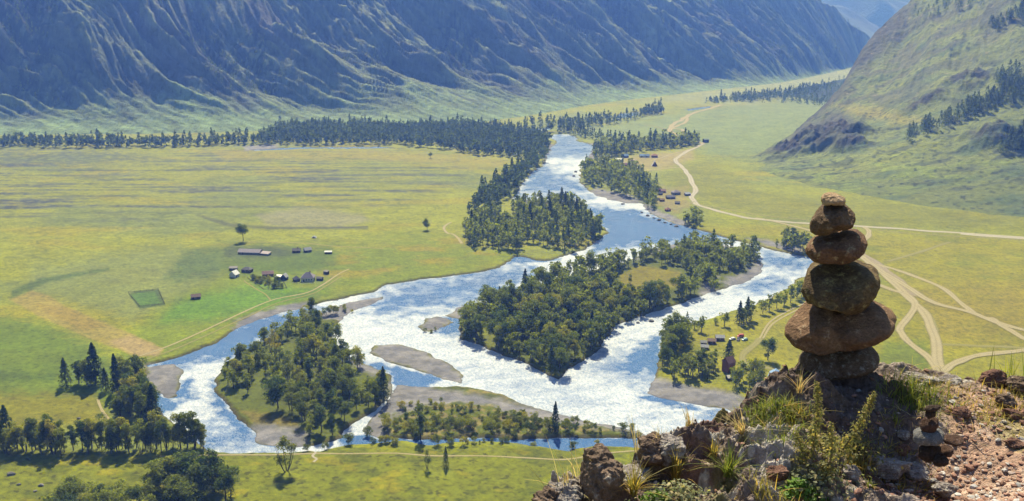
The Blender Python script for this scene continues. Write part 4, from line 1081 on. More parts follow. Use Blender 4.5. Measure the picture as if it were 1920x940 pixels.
for n_, x_, y_, w_, d_, wh_, rh_, rz_, wl_, rf_, lb_, ct_, sh_ in LOW:
    house(n_, x_, y_, w_, d_, wh_, rh_, rz_, wl_, rf_, lb_, ct_, 'low', sh_, 1)
# --- fences
def fence(name, pts, label, post=1.1, mat=None, step=2.6):
    q = np.array([gpt(*p) for p in pts]); root = empty(name, q[0]); tag(root, label, 'fence')
    rails = Geo(); ps = []
    L0 = q - q[0]
    for a, b in zip(L0[:-1], L0[1:]):
        d = b - a; n = max(1, int(np.linalg.norm(d[:2]) / step)); t = d / np.linalg.norm(d[:2]); nn = np.array([-t[1], t[0], 0]) * .03
        for z in (.45, .9):
            A_, B_ = a + [0, 0, z + .1], b + [0, 0, z + .1]
            rails.slab([A_ - nn, B_ - nn, B_ + nn, A_ + nn], .12)
        for k in range(n): ps.append(a + d * k / n)
    rails.build('rail', mat, root)
    pg = Geo(); pg.box(-.09, .09, -.09, .09, -.2, post + .1); first = None
    for p in ps[:90]:
        if first is None: o = pg.build('post', mat, root); first = o.data
        else: o = link(bpy.data.objects.new('post', first), root)
        o.location = p
M_FENCE_D = pm_('grey_fence_wood', (.09, .08, .075)); M_FENCE_W = pm_('whitewashed_fence_wood', (.52, .52, .50))
fence('garden_fence', [(464,524),(495,546),(538,543),(530,528)], 'dark wooden fence round the garden plot at the hamlet', 1.3, M_FENCE_D, 3)
fence('picket_fence', [(548,534),(572,535),(592,534)], 'white fence in front of the big purple-roofed house', 1.2, M_FENCE_W, 1.4)
fence('field_fence', [(241,552),(247,560),(262,577),(309,573),(297,546),(241,552)], 'dark fence round the square green plot on the plain', 1.4, M_FENCE_D, 4)
# --- cars
M_TYRE = simple('tyre_rubber', (.02, .02, .02), .1)
def car(px, py, rz, paint, label, van=False):
    q = gpt(px, py); root = empty('parked_car', (q[0], q[1], q[2] + .1), rz); tag(root, label, 'car', 'cars parked in the camp')
    mp = MB('car_paint'); mp.color(rgba(paint)); mp.b.inputs['Roughness'].default_value = .3; mp.b.inputs['Specular IOR Level'].default_value = .5
    h = 2.0 if van else 1.5
    prof = [(-2.1, .35), (-2.15, .8), (-1.3, .95 if not van else 1.15), (-.75 if not van else -1.2, h - .05), (1.3 if not van else 1.95, h), (1.95 if not van else 2.1, 1.0), (2.15, .9), (2.1, .35)]
    g = Geo(); n = len(prof)
    for s in (-.85, .85):
        for x_, z_ in prof: g.V.append((x_, s * (1 if z_ < 1.05 else .86), z_))
    g.F += [tuple(range(n - 1, -1, -1)), tuple(range(n, 2 * n))] + [(i, (i + 1) % n, n + (i + 1) % n, n + i) for i in range(n)]
    body = g.build('body', mp.m, root, bevel=.06)
    f = Geo()
    for s in (-1, 1):
        y = s * .80
        f.poly([(-.95, y + s * .03, 1.05), (1.35, y + s * .03, 1.05), (1.15, s * .745, h - .14), (-.6, s * .745, h - .14)])
    f.poly([(-1.27, -.72, 1.02), (-1.27, .72, 1.02), (-.83, .66, h - .12), (-.83, -.66, h - .12)])
    f.build('window', M_PANE, root)
    wm = None
    for sx in (-1.35, 1.35):
        for sy in (-.8, .8):
            if wm is None:
                wg = Geo(); wg.cyl((0, 0, 0), 'y', .33, .22); o = wg.build('wheel', M_TYRE, root); wm = o.data
            else: o = link(bpy.data.objects.new('wheel', wm), root)
            o.location = (sx, sy, .33)
car(1373, 640, .4, (.60, .60, .60), 'white car parked leftmost of the cars in the camp')
car(1384, 641, 1.2, (.02, .02, .03), 'black car parked in the middle of the cars in the camp')
car(1388, 635, .2, (.42, .07, .07), 'red van parked behind the other cars in the camp', True)
car(1396, 641, .5, (.30, .46, .46), 'pale green car parked rightmost of the cars in the camp')
# --- boulders out in the valley
def rock_mesh(r, dims, sub=3, rough=.28, flat=.0):
    bm = bmesh.new(); bmesh.ops.create_icosphere(bm, subdivisions=sub, radius=1.0)
    V = np.array([v.co[:] for v in bm.verts])
    o = r.uniform(0, 50, 3)
    # cut by random planes for facets, then roughen
    for _ in range(9):
        n = r.normal(size=3); n /= np.linalg.norm(n); k = r.uniform(.55, .9)
        t = V @ n; V = V - np.maximum(t - k, 0)[:, None] * n * .85
    d = 1 + rough * (fbm(V[:, 0] * 1.6 + o[0], V[:, 1] * 1.6 + V[:, 2] * 1.3 + o[1], int(o[2]), 4))
    V = V * d[:, None] * np.asarray(dims) / 2
    F_ = np.array([[v.index for v in f.verts] for f in bm.faces]); bm.free()
    return V, F_
M_BOULDER = simple('weathered_grey_boulder', (.16, .15, .14), .4, 2.0, .95, .6)
r = np.random.default_rng(12)
for k, (x, y, s) in enumerate([(1203,398,2.4),(1215,404,3),(1226,408,2.2),(1236,412,3.2),(1247,417,2.6),(1258,420,2.4),(1268,424,3),(1080,322,3.4),(1076,330,3),(1168,382,2.8),(1410,462,2.6),(1424,466,2.2),(1222,601,2.8),(1196,604,2)]):
    q = gpt(x, y); V, Fq_ = rock_mesh(r, (s * 1.5, s * 1.2, s), 2)
    o = mesh_np('boulder', V, Fq_, M_BOULDER, False); o.location = (q[0], q[1], max(q[2], -.2) + s * .2)
    tag(o, 'dark boulder at the water edge of the far bank', 'boulder', 'boulders along the river')
for x, y, s, lb in [(22, 893, 2.6, 'grey boulder on the near meadow below the stream, the largest there'), (36, 912, 1.5, 'dark upright stone on the near meadow beside a pale flat one'), (78, 914, 2.0, 'pale flat boulder on the near meadow'), (66, 925, 1.4, 'small grey stone below the pale flat boulder'), (148, 788, 1.6, 'small grey boulder in the meadow grass near the short path')]:
    q = gpt(x, y); V, Fq_ = rock_mesh(r, (s * 1.4, s * 1.1, s * .8), 2)
    o = mesh_np('boulder', V, Fq_, M_BOULDER, False); o.location = (q[0], q[1], q[2] + s * .2); tag(o, lb, 'boulder')
# ------------------------------------------------------------------ the rock ledge in front
ROCK_Z = -1.40                      # top of the ledge below the eye
def th_of(px, py):
    d = ray(px, py); return math.atan2(d[0], d[1])
def edge_r(px, py):
    d = ray(px, py); return float(abs(ROCK_Z) / -d[2] * math.hypot(d[0], d[1]))
EDGE = [(930,1000),(985,955),(1010,932),(1040,912),(1085,905),(1120,872),(1160,858),(1195,835),(1235,820),(1280,795),(1330,771),(1380,755),(1420,738),(1455,718),(1500,706),(1560,704),(1620,700),(1660,697),(1700,702),(1750,708),(1800,714),(1830,710),(1860,703),(1890,705),(1930,712)]
E_TH = np.array([-math.pi, -1.6, -.6, -.2, -.1] + [th_of(*p) for p in EDGE] + [.75, 1.2, 2.2, math.pi])
E_R = np.array([1.6, 1.3, 1.3, 1.6, 1.9] + [edge_r(*p) for p in EDGE] + [3.6, 4.5, 4.0, 1.6])
def edge_at(th): return np.interp(th, E_TH, E_R)
TH_SOIL = th_of(1640, 800)
CAIRN_P = at(1572, 716, H + ROCK_Z)[:2]
SMALL_P = at(1752, 868, H + ROCK_Z)[:2]
def soil_mask(x, y):
    th = np.arctan2(x, y); rr_ = np.hypot(x, y)
    # the trodden earth starts right of a line running from the edge beside the cairn to the lower right
    d = (th - (TH_SOIL + .055)) * rr_ + .10 * fbm(x * 4, y * 4, 401, 3) - .10 * np.clip(2.75 - rr_, 0, 1)
    return sstep(-.06, .10, d) * sstep(.02, .3, edge_at(th) - rr_ + .04 * fbm(x * 6, y * 6, 402, 2))
def ledge_z(x, y, detail=True):
    x = np.asarray(x, float); y = np.asarray(y, float)
    th = np.arctan2(x, y); r_ = np.hypot(x, y); E = edge_at(th)
    s = soil_mask(x, y)
    z = np.full(x.shape, ROCK_Z)
    # the plinth under the cairn, a hollow in front of it, the falling left shoulder
    z = z + .05 * sstep(.55, .15, np.hypot((x - CAIRN_P[0]) / 1.2, y - CAIRN_P[1] - .05))
    z = z - .13 * sstep(.45, 0, np.hypot((x - CAIRN_P[0] - .05) / 1.1, (y - CAIRN_P[1] + .62) / .8))
    z = z - .12 * sstep(th_of(1420, 800), th_of(1080, 850), th) * sstep(.0, .6, E - r_)
    if detail:
        u, v = rot(x, y, -35)
        big_ = ridged(u * 1.5 + .3, v * 3.4, 411, 3); med = ridged(u * 5 + 2, v * 10, 414, 4); sm = ridged(x * 22, y * 22, 417, 3)
        blk = pnoise(u * 2.2, v * 4, 420); blk = np.round(blk * 4) / 4 * .06
        z = z + (1 - s) * (((big_ - .5) * .15 + (med - .5) * .058 + fbm(x * 9, y * 9, 428, 4) * .03 + (sm - .5) * .022 + blk) * mix(1, .5, sstep(th_of(1520, 720), th_of(1640, 720), th)))
        z = z + s * (fbm(x * 2.5, y * 2.5, 421, 3) * .035 + fbm(x * 16, y * 16, 422, 3) * .010 + fbm(x * 55, y * 55, 425, 2) * .004)
    over = np.maximum(r_ - E, 0)
    z = z - np.where(over < 2.2, over * 2.6, 2.2 * 2.6 + (over - 2.2) * 1.15)
    z = z - .03 * sstep(-.12, 0, r_ - E)
    return z
thd = np.concatenate([np.linspace(-math.pi, -.12, 50), np.linspace(-.11, .62, 900), np.linspace(.64, math.pi, 50)])
tt = np.concatenate([np.linspace(.05, .42, 14), np.linspace(.43, 1.0, 430)])
drop = np.concatenate([np.linspace(.004, .4, 46), np.linspace(.45, 2.2, 30), [3, 4, 6, 9, 13, 20, 30, 45, 65, 90, 120, 150, 178]])
THD, _ = np.meshgrid(thd, np.zeros(len(tt) + len(drop)))
ED = edge_at(THD)
RD = np.concatenate([ED[:len(tt)] * tt[:, None], ED[len(tt):] + drop[:, None]])
LX, LY = RD * np.sin(THD), RD * np.cos(THD)
# ragged lip
LZ = ledge_z(LX, LY)
dropm = np.concatenate([np.zeros(len(tt)), sstep(0, .25, drop)])[:, None]
LZ = LZ + dropm * sstep(150, 30, RD) * (ridged(THD * 26, LZ * 3, 431, 4) - .5) * .10
so = soil_mask(LX, LY)
cl = np.empty(LX.shape + (3,)); cl[:] = (.205, .158, .132)
def pl(col, mm):
    global cl
    cl = cl + (np.asarray(col) - cl) * np.clip(mm, 0, 1)[..., None]
pl((.40, .36, .33), sstep(0, .35, fbm(LX * 3, LY * 3, 441, 4)))
pl((.15, .09, .075), sstep(.05, .35, fbm(LX * 4 + 9, LY * 4, 442, 4)) * .9)
pl((.48, .46, .41), sstep(.2, .34, fbm(LX * 11, LY * 11, 443, 4)) * .75)          # lichen
pl((.17, .15, .045), sstep(.26, .42, fbm(LX * 6 + 5, LY * 6, 444, 4)) * .75)        # dry moss
pl((.12, .085, .075), sstep(.46, .22, np.hypot((LX - CAIRN_P[0] + .04) / 1.0, LY - CAIRN_P[1] + .2)) * .85 * (1 - so))  # deep shade round the cairn's foot, painted into the rock colour
pl((.35, .225, .165), so)
pl((.44, .32, .25), so * sstep(0, .35, fbm(LX * 5, LY * 5, 445, 4)) * .8)
pl((.20, .19, .06), so * sstep(.20, .36, fbm(LX * 3.2 + 3, LY * 3.2, 446, 4)) * .6)
pl((.12, .13, .045), sstep(6, 14, RD))
cl = cl * (1 + .35 * np.clip(fbm(LX * 40, LY * 40, 447, 3) * 1.6, -1, 1))[..., None]
m = MB('lichened_ledge_rock')
n1 = m.noise(m.pos(), 22, 6, .7); n2 = m.noise(m.pos(), 110, 4, .65); n3 = m.n('ShaderNodeTexVoronoi', {'Vector': m.pos(), 'Scale': 38}, feature='DISTANCE_TO_EDGE').outputs[0]
k = m.math('ADD', m.rng(n1, .25, .75, .62, 1.38), m.rng(n2, .3, .7, -.25, .25))
m.color(m.mixc(1.0, m.attr('Col'), m.n('ShaderNodeCombineColor', {'Red': k, 'Green': k, 'Blue': k}).outputs[0], 'MULTIPLY'))
m.bump(m.math('ADD', m.math('ADD', n1, m.math('MULTIPLY', n2, .3)), m.math('MULTIPLY', m.rng(n3, 0, .08), .12)), .9, .022)
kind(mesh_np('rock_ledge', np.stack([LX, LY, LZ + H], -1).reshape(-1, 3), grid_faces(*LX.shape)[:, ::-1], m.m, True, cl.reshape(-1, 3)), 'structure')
def on_ledge(px, py, up=0.0):
    """march the sight line through a photo point down to the ledge"""
    d = ray(px, py); d = d / np.linalg.norm(d); t = np.linspace(1.4, 5.5, 900)
    P = d[None] * t[:, None]
    hit = np.nonzero(P[:, 2] < ledge_z(P[:, 0], P[:, 1]))[0]
    i = hit[0] if len(hit) else len(t) - 1
    return np.array([P[i, 0], P[i, 1], float(ledge_z(P[i, 0], P[i, 1])) + up])

# ------------------------------------------------------------------ stones of the cairn
def stone_mat(name, c0, c1, lich, amt=.5, sc=9):
    m = MB(name)
    p = m.pos(obj=True)
    n1 = m.noise(p, sc, 6, .7); n2 = m.noise(p, sc * 3.3, 5, .7); n3 = m.noise(p, sc * 12, 3, .6)
    base = m.mixc(m.rng(n1, .35, .65), rgba(c0), rgba(c1))
    base = m.mixc(m.rng(n2, .66 - amt * .16, .74 - amt * .1), base, rgba(lich))
    k = m.math('ADD', m.rng(n3, .3, .7, .7, 1.3), m.rng(n2, .3, .7, -.2, .2))
    m.color(m.mixc(1.0, base, m.n('ShaderNodeCombineColor', {'Red': k, 'Green': k, 'Blue': k}).outputs[0], 'MULTIPLY'))
    m.bump(m.math('ADD', n2, m.math('MULTIPLY', n3, .4)), 1.0, .024)
    return m.m
def stone(name, outline, scale, org, D0, centre_px, depth, mat, label, cat, group, seed, rough=.055, off=0.0, sub=6, z_squash=None, lean=.55):
    """a closed, thick stone: `outline` (photo pixels) gives its profile across the view, `depth` its thickness in metres along it"""
    O = np.array([[org[0] + x / scale, org[1] + y / scale] for x, y in outline])
    bear = math.atan2(*(lambda d: (d[0], d[1]))(ray(*centre_px)))
    Rv = np.array([math.cos(bear), -math.sin(bear), 0]); Bv = np.array([math.sin(bear), math.cos(bear), 0]); Up = np.array([0, 0, 1.])
    d = ray(O[:, 0], O[:, 1]); t = (D0 + off) / (d @ Bv); P = d * t[:, None]
    a = P @ Rv; b = P[:, 2]
    ca, cb = (a.max() + a.min()) / 2, (b.max() + b.min()) / 2
    slope = -ray(*centre_px)[2] / np.hypot(*ray(*centre_px)[:2])
    hb = (b.max() - b.min()) / 2
    sq = math.sqrt(max(.3, 1 - (depth / 2 * slope / hb) ** 2)) if z_squash is None else z_squash
    ang = np.arctan2(b - cb, a - ca); rad = np.hypot(a - ca, b - cb); o_ = np.argsort(ang); ang, rad = ang[o_], rad[o_]
    bm = bmesh.new(); bmesh.ops.create_icosphere(bm, subdivisions=sub, radius=1.0)
    S = np.array([v.co[:] for v in bm.verts]); F_ = np.array([[v.index for v in f.verts] for f in bm.faces]); bm.free()
    th = np.arctan2(S[:, 2], S[:, 0]); R_ = np.interp(th, ang, rad, period=2 * math.pi)
    q = np.hypot(S[:, 0], S[:, 2]) ** .85
    u = R_ * np.cos(th) * q; w_ = R_ * np.sin(th) * q * sq; dp = np.sign(S[:, 1]) * np.abs(S[:, 1]) ** .8 * depth / 2
    sd_ = seed * 13.7
    rc = np.random.default_rng(seed); cut = np.ones(len(S))
    for _ in range(11):
        nn_ = rc.normal(size=3) * np.array([.3, 1, .8]); nn_ /= np.linalg.norm(nn_); kk = rc.uniform(.74, .93); tt_ = S @ nn_
        cut = np.minimum(cut, np.where(tt_ > kk, kk / np.maximum(tt_, .01), 1))
    u, w_, dp = u * cut, w_ * cut, dp * cut
    dp = dp + lean * np.maximum(w_, 0)
    nrm = np.stack([u, dp, w_], 1)
    n = fbm(S[:, 0] * 1.8 + sd_, S[:, 2] * 1.8 + S[:, 1] * 1.4, seed, 4) * 1.0 + (ridged(S[:, 0] * 3.2 + sd_, S[:, 2] * 3.2 - S[:, 1] * 2.6, seed + 9, 4) - .5) * .6 + fbm(S[:, 0] * 14, S[:, 2] * 14 + S[:, 1] * 12, seed + 5, 3) * .16
    nrm = nrm * (1 + rough * n * 2.2)[:, None]
    V = nrm[:, 0:1] * Rv + nrm[:, 1:2] * Bv + nrm[:, 2:3] * Up
    o = mesh_np(name, V, F_, mat, True)
    cpos = Rv * ca + Bv * (D0 + off) + np.array([0, 0, H + cb])
    o.location = cpos
    return tag(o, label, cat, group)
M_S1 = stone_mat('warm_tan_stone', (.30, .20, .12), (.44, .31, .20), (.42, .34, .25))
M_S2 = stone_mat('dark_craggy_stone', (.07, .045, .03), (.18, .115, .07), (.25, .2, .14), .5)
M_S3 = stone_mat('reddish_stone', (.10, .054, .034), (.20, .115, .07), (.33, .26, .15), .5)
M_S4 = stone_mat('yellow_lichened_stone', (.075, .05, .032), (.165, .115, .055), (.26, .21, .09), .8)
M_S5 = stone_mat('red_brown_stone', (.12, .066, .04), (.235, .145, .088), (.33, .24, .16), .5)
M_S6 = stone_mat('grey_speckled_stone', (.11, .075, .052), (.21, .15, .105), (.28, .27, .24), .8, 14)
CD = float(np.hypot(*CAIRN_P)) * .985
G_C = 'stones of the tall cairn'; ORG = (1440, 340); SCL = 2.475; CPX = (1572, 560)
stone('balanced_stone', [(143,850),(150,800),(185,775),(240,775),(330,772),(400,768),(445,762),(490,790),(518,820),(515,840),(490,868),(440,885),(380,896),(300,900),(215,897),(170,885)], SCL, ORG, CD, CPX, .24, M_S6, 'grey-brown flat bottom stone of the tall cairn, resting on the ledge', 'stone', G_C, 61, .035)
stone('balanced_stone', [(77,705),(85,670),(120,620),(170,575),(230,560),(330,556),(420,560),(478,566),(530,590),(580,620),(597,648),(588,675),(545,712),(480,742),(420,756),(340,780),(260,792),(190,782),(130,760),(95,738)], SCL, ORG, CD, CPX, .34, M_S5, 'widest stone of the tall cairn, red-brown and pointed at both ends', 'stone', G_C, 52, .03)
stone('balanced_stone', [(143,420),(150,395),(180,378),(240,372),(330,376),(400,377),(440,388),(470,400),(492,402),(515,425),(521,455),(518,490),(500,525),(470,565),(430,600),(380,618),(310,624),(245,605),(200,570),(165,520),(147,470)], SCL, ORG, CD, CPX, .34, M_S4, 'big bowl-shaped stone with yellow lichen in the middle of the tall cairn', 'stone', G_C, 43, .03)
stone('balanced_stone', [(177,320),(185,290),(215,265),(270,252),(330,240),(380,226),(420,230),(448,255),(458,290),(445,330),(410,362),(370,380),(310,386),(250,384),(200,365),(185,345)], SCL, ORG, CD, CPX, .25, M_S3, 'reddish tilted oval stone above the bowl-shaped one in the tall cairn', 'stone', G_C, 34, .028)
stone('balanced_stone', [(193,215),(200,185),(225,140),(250,115),(300,106),(340,106),(375,120),(398,155),(404,190),(390,212),(345,230),(300,245),(260,252),(215,248),(196,235)], SCL, ORG, CD, CPX, .18, M_S2, 'dark craggy stone second from the top of the tall cairn', 'stone', G_C, 25, .045)
stone('balanced_stone', [(247,90),(250,68),(268,54),(300,49),(330,52),(350,70),(360,92),(358,110),(330,112),(290,113),(255,113)], SCL, ORG, CD, CPX, .10, M_S1, 'small pale tan stone topping the tall cairn', 'stone', G_C, 16, .04)
# --- the little cairn
SD_ = float(np.hypot(*SMALL_P)) * .99; G_S = 'stones of the little cairn'; ORG2 = (1660, 740); SC2 = 6.71; CP2 = (1752, 830)
M_SM = stone_mat('dusky_red_chip', (.085, .045, .033), (.15, .085, .062), (.32, .27, .24), .4, 30); M_SG = stone_mat('pale_grey_slab', (.20, .19, .19), (.29, .28, .27), (.42, .41, .38), .5, 30)
M_SD = stone_mat('dark_brown_chip', (.055, .036, .028), (.10, .065, .048), (.25, .19, .14), .4, 30)
def small(ol, depth, mat, lab, seed, off=0.0):
    stone('stacked_stone', ol, SC2, ORG2, SD_, CP2, depth, mat, lab, 'stone', G_S, seed, .05, off, 4)
small([(410,720),(430,660),(520,640),(650,640),(690,670),(690,760),(640,830),(540,850),(440,820)], .05, M_SD, 'dark brown base stone under the left half of the little cairn', 71)
small([(640,680),(720,640),(800,645),(855,700),(845,760),(780,780),(690,790),(640,750)], .045, M_SM, 'dusky red base stone under the right half of the little cairn', 72, .015)
small([(600,800),(700,770),(780,790),(800,860),(720,900),(620,890)], .04, M_SD, 'dark chip lying at the very foot of the little cairn', 73, -.03)
small([(350,520),(360,460),(420,438),(560,445),(690,452),(740,500),(745,570),(700,610),(600,625),(480,625),(380,620),(350,580)], .075, M_SG, 'pale grey slab that carries the upper half of the little cairn', 74)
small([(735,560),(745,515),(830,508),(930,525),(985,570),(985,605),(930,635),(820,645),(745,625)], .06, M_SM, 'finger-shaped reddish stone sticking out to the right of the grey slab', 75, .0)
small([(430,370),(450,330),(520,300),(610,298),(665,340),(668,385),(640,440),(600,505),(560,508),(500,470),(440,430)], .035, M_SM, 'wedge-shaped red stone balanced point down on the grey slab', 76)
small([(500,240),(520,205),(580,195),(630,215),(635,260),(600,300),(530,300)], .03, M_SD, 'small brown block under the topmost chip of the little cairn', 77)
small([(480,200),(500,170),(560,145),(630,140),(690,145),(700,165),(660,195),(600,210),(520,215)], .028, M_SD, 'beak-shaped chip topping the little cairn', 78)

# ------------------------------------------------------------------ loose rocks on the ledge
M_RK = [stone_mat('russet_rock', (.10, .068, .05), (.19, .132, .098), (.34, .30, .25), .5, 9), stone_mat('grey_lichened_rock', (.21, .175, .165), (.34, .30, .28), (.48, .46, .40), .8, 14), stone_mat('dull_red_rock', (.15, .075, .055), (.23, .13, .10), (.30, .23, .19), .3, 16)]
r = np.random.default_rng(21)
def loose(px, py, w, h, dep, mi, label, tilt=0.0, sink=.35, sub=5, name='rock', grp=None):
    """w, h in photo pixels, dep in metres; foot centre at the photo point"""
    q = on_ledge(px, py); s = np.linalg.norm(q) / F
    V, F_ = rock_mesh(r, (w * s, dep, h * s), sub, .34)
    V = V + (.008 * (ridged(V[:, 0] * 16 + V[:, 1] * 9, V[:, 2] * 34 + V[:, 1] * 12 + V[:, 0] * 14, 5, 4) - .5))[:, None] * (V / (np.linalg.norm(V, axis=1)[:, None] + 1e-9))
    o = mesh_np(name, V, F_, M_RK[mi], False); o.location = (q[0], q[1], H + q[2] + h * s * (.5 - sink))
    o.rotation_euler = (r.normal(0, .1), tilt, r.normal(0, .3))
    tag(o, label, 'rock', grp)
loose(1128, 925, 88, 105, .18, 0, 'russet angular boulder jutting up at the left end of the ledge', -.45, .15)
loose(1224, 868, 76, 66, .15, 0, 'dark russet block on the skyline of the ledge where it climbs', -.3, .2)
loose(1062, 948, 70, 56, .14, 1, 'grey lichened rock low at the left tip of the ledge', -.2, .2)
loose(1022, 958, 46, 50, .10, 0, 'dark rock at the very tip of the ledge', .2, .2)
loose(1185, 905, 60, 40, .12, 1, 'grey knobbly rock between the russet boulder and the dark block', -.3)
loose(1258, 858, 60, 50, .14, 1, 'pale rock right behind the dark russet block', -.4)
loose(1662, 884, 84, 34, .14, 1, 'flat grey lichened slab in front of the tall cairn', -.05, .3)
loose(1713, 892, 46, 26, .10, 1, 'smaller grey slab between the flat slab and the little cairn', .1, .3)
loose(1776, 925, 56, 24, .08, 1, 'grey slab lying in the gravel in front of the little cairn', .25, .3)
loose(1460, 892, 42, 26, .08, 2, 'small purple-grey rock left of the leafy weeds', -.2, .3)
loose(1594, 896, 36, 34, .08, 1, 'rounded grey stone at the right foot of the leafy weeds', .1, .3)
loose(1863, 724, 52, 32, .10, 2, 'round pinkish boulder on the skyline at the edge of the trodden earth', .1, .2)
loose(1910, 730, 40, 26, .09, 0, 'dark boulder on the skyline right of the round pinkish one', .1, .2)
loose(1800, 778, 32, 20, .06, 2, 'dark reddish stone lying alone on the trodden earth', .2, .25)
loose(1884, 762, 34, 26, .07, 0, 'brown stone on the earth below the skyline boulders', .2, .25)
loose(1900, 782, 30, 18, .06, 2, 'flat reddish stone below the brown stone', .2, .3)
loose(1905, 835, 40, 16, .06, 2, 'half-buried red stone at the border of the trodden earth', .1, .4)
loose(1695, 820, 20, 16, .04, 1, 'white chip of stone left of the little cairn', .1, .2)
loose(1690, 852, 26, 20, .05, 2, 'dark red stone beside the flat grey slab', .1, .25)
loose(1730, 712, 60, 14, .10, 1, 'long low grey stone along the edge right of the cairn', .05, .3)
loose(1780, 716, 40, 14, .08, 1, 'knobbly pale stone on the edge left of the round boulder', .05, .3)
# the gravel on the earth: nobody could count it
r = np.random.default_rng(33)
tmpl = [rock_mesh(r, (1, r.uniform(.6, .9), r.uniform(.28, .6)), 1, .25) for _ in range(9)]
gv, gf, go, gc = [], [], 0, []
n_want = 9500
cnt = 0
while cnt < n_want:
    x = r.uniform(-.05, 2.1, 4000); y = r.uniform(1.9, 3.5, 4000)
    th = np.arctan2(x, y); rr_ = np.hypot(x, y)
    s = soil_mask(x, y)
    dens = s * (.25 + .75 * sstep(-.15, .35, (2.75 - rr_) * 1.2 + fbm(x * 2.5, y * 2.5, 451, 2))) + (1 - s) * .07 * (th > th_of(1150, 900)) * .5
    near_c = np.exp(-((x - SMALL_P[0]) ** 2 + (y - SMALL_P[1] + .08) ** 2) / .06)
    ok = (rr_ < edge_at(th) - .03) & (r.uniform(size=4000) < dens + near_c * .5)
    x, y = x[ok], y[ok]; z = ledge_z(x, y)
    for i in range(len(x)):
        if cnt >= n_want: break
        sz = .005 + .030 * r.uniform() ** 4.0
        V, F_ = tmpl[r.integers(9)]
        a = r.uniform(0, 6.28); ca, sa = math.cos(a), math.sin(a); tl = r.normal(0, .35)
        Vr = np.stack([V[:, 0] * ca - V[:, 1] * sa, V[:, 0] * sa + V[:, 1] * ca, V[:, 2] + V[:, 0] * tl * .5], 1) * sz
        gv.append(Vr + [x[i], y[i], z[i] + H + sz * .12]); gf.append(F_ + go); go += len(V)
        b_ = r.uniform(); cc_ = np.array([.27, .15, .11]) if b_ < .6 else (np.array([.36, .28, .24]) if b_ < .85 else np.array([.42, .40, .38]))
        gc.append(np.tile(cc_ * r.uniform(.6, 1.2), (len(V), 1))); cnt += 1
m = MB('red_gravel_chips'); m.color(m.attr('Col'))
kind(mesh_np('gravel', np.concatenate(gv), np.concatenate(gf), m.m, False, np.concatenate(gc)), 'stuff')

# ------------------------------------------------------------------ grass and weeds
def blade_mat(name, c, tr=.45):
    m = MB(name)
    isl_ = m.n('ShaderNodeNewGeometry').outputs['Random Per Island']
    k = m.rng(isl_, 0, 1, .65, 1.35)
    cc = m.mixc(1.0, m.mixc(m.rng(isl_, .55, 1.0), rgba(c), rgba((c[0] * 1.7, c[1] * 1.25, c[2] * 1.1))), m.n('ShaderNodeCombineColor', {'Red': k, 'Green': k, 'Blue': k}).outputs[0], 'MULTIPLY')
    m.color(cc); m.b.inputs['Roughness'].default_value = .6
    tl = m.n('ShaderNodeBsdfTranslucent', {'Color': m.mixc(1.0, cc, (1.3, 1.35, .8, 1), 'MULTIPLY')})
    mx = m.n('ShaderNodeMixShader', {0: tr}); m.t.links.new(m.b.outputs[0], mx.inputs[1]); m.t.links.new(tl.outputs[0], mx.inputs[2])
    m.t.links.new(mx.outputs[0], m.out.inputs['Surface'])
    return m.m
M_BL_G = blade_mat('fresh_grass_blades', (.15, .19, .045)); M_BL_Y = blade_mat('yellowing_grass_blades', (.28, .24, .07)); M_BL_D = blade_mat('straw_blades', (.40, .34, .20))
M_LF_G = blade_mat('weed_leaves', (.20, .20, .075)); M_LF_B = blade_mat('bright_weed_leaves', (.13, .24, .05)); M_LF_S = blade_mat('grey_green_leaves', (.22, .24, .14)); M_STEM = simple('weed_stem', (.16, .13, .06), .2, 30)
def blades(n, ln, w, spread, lean, r, base=.02, droop=.5):
    V, Q, o = [], [], 0
    for i in range(n):
        a = r.uniform(0, 6.28); b0 = r.normal(0, base, 2); L_ = ln * r.uniform(.45, 1.1); out = abs(r.normal(0, spread)); t = np.linspace(0, 1, 5)
        dx, dy = math.cos(a) * out + lean[0], math.sin(a) * out + lean[1]
        px_ = b0[0] + dx * L_ * t ** 1.4; py_ = b0[1] + dy * L_ * t ** 1.4; pz_ = L_ * (t - droop * min(1, out) * t ** 2.5 * .7)
        side = np.array([-math.sin(a + r.normal(0, .6)), math.cos(a), 0]); ww = (w * (1 - t ** 1.8) + w * .08)[:, None]
        C = np.stack([px_, py_, pz_], 1)
        V.append(np.stack([C - side * ww / 2, C + side * ww / 2], 1).reshape(-1, 3))
        k = np.arange(4)[:, None] * 2; Q.append(np.concatenate([k, k + 1, k + 3, k + 2], 1) + o); o += 10
    return np.concatenate(V), np.concatenate(Q)
r = np.random.default_rng(55)
def tuft(px, py, n, ln, mat, label, spread=.55, lean=(0, 0), base=.02, w=.0026, group=None):
    q = on_ledge(px, py, -.006); wide = base >= .03
    V, Q = blades(int(n * (2.4 if wide else 1.3)), ln * (.72 if wide else .85), w, spread * (1.3 if wide else 1), lean, r, base if wide else .006)
    if wide:
        V[:, 2] += np.repeat(ledge_z(q[0] + V[::10, 0], q[1] + V[::10, 1]) - q[2], 10)
        o = mesh_np('grass', V, Q, mat, True); kind(o, 'stuff')
    else:
        o = mesh_np('grass_tuft', V, Q, mat, True); tag(o, label, 'grass tuft', group)
    o.location = (q[0], q[1], q[2] + H)
T_ = tuft
T_(1268, 905, 90, .17, M_BL_Y, 'tall yellowish grass clump on the left shoulder of the ledge', .5)
T_(1188, 925, 70, .14, M_BL_Y, 'yellow grass clump on the grey rock beside the russet boulder', .7, (.1, 0))
T_(1238, 848, 60, .11, M_BL_D, 'dry straw tuft on the skyline by the dark russet block', .5, (-.1, 0))
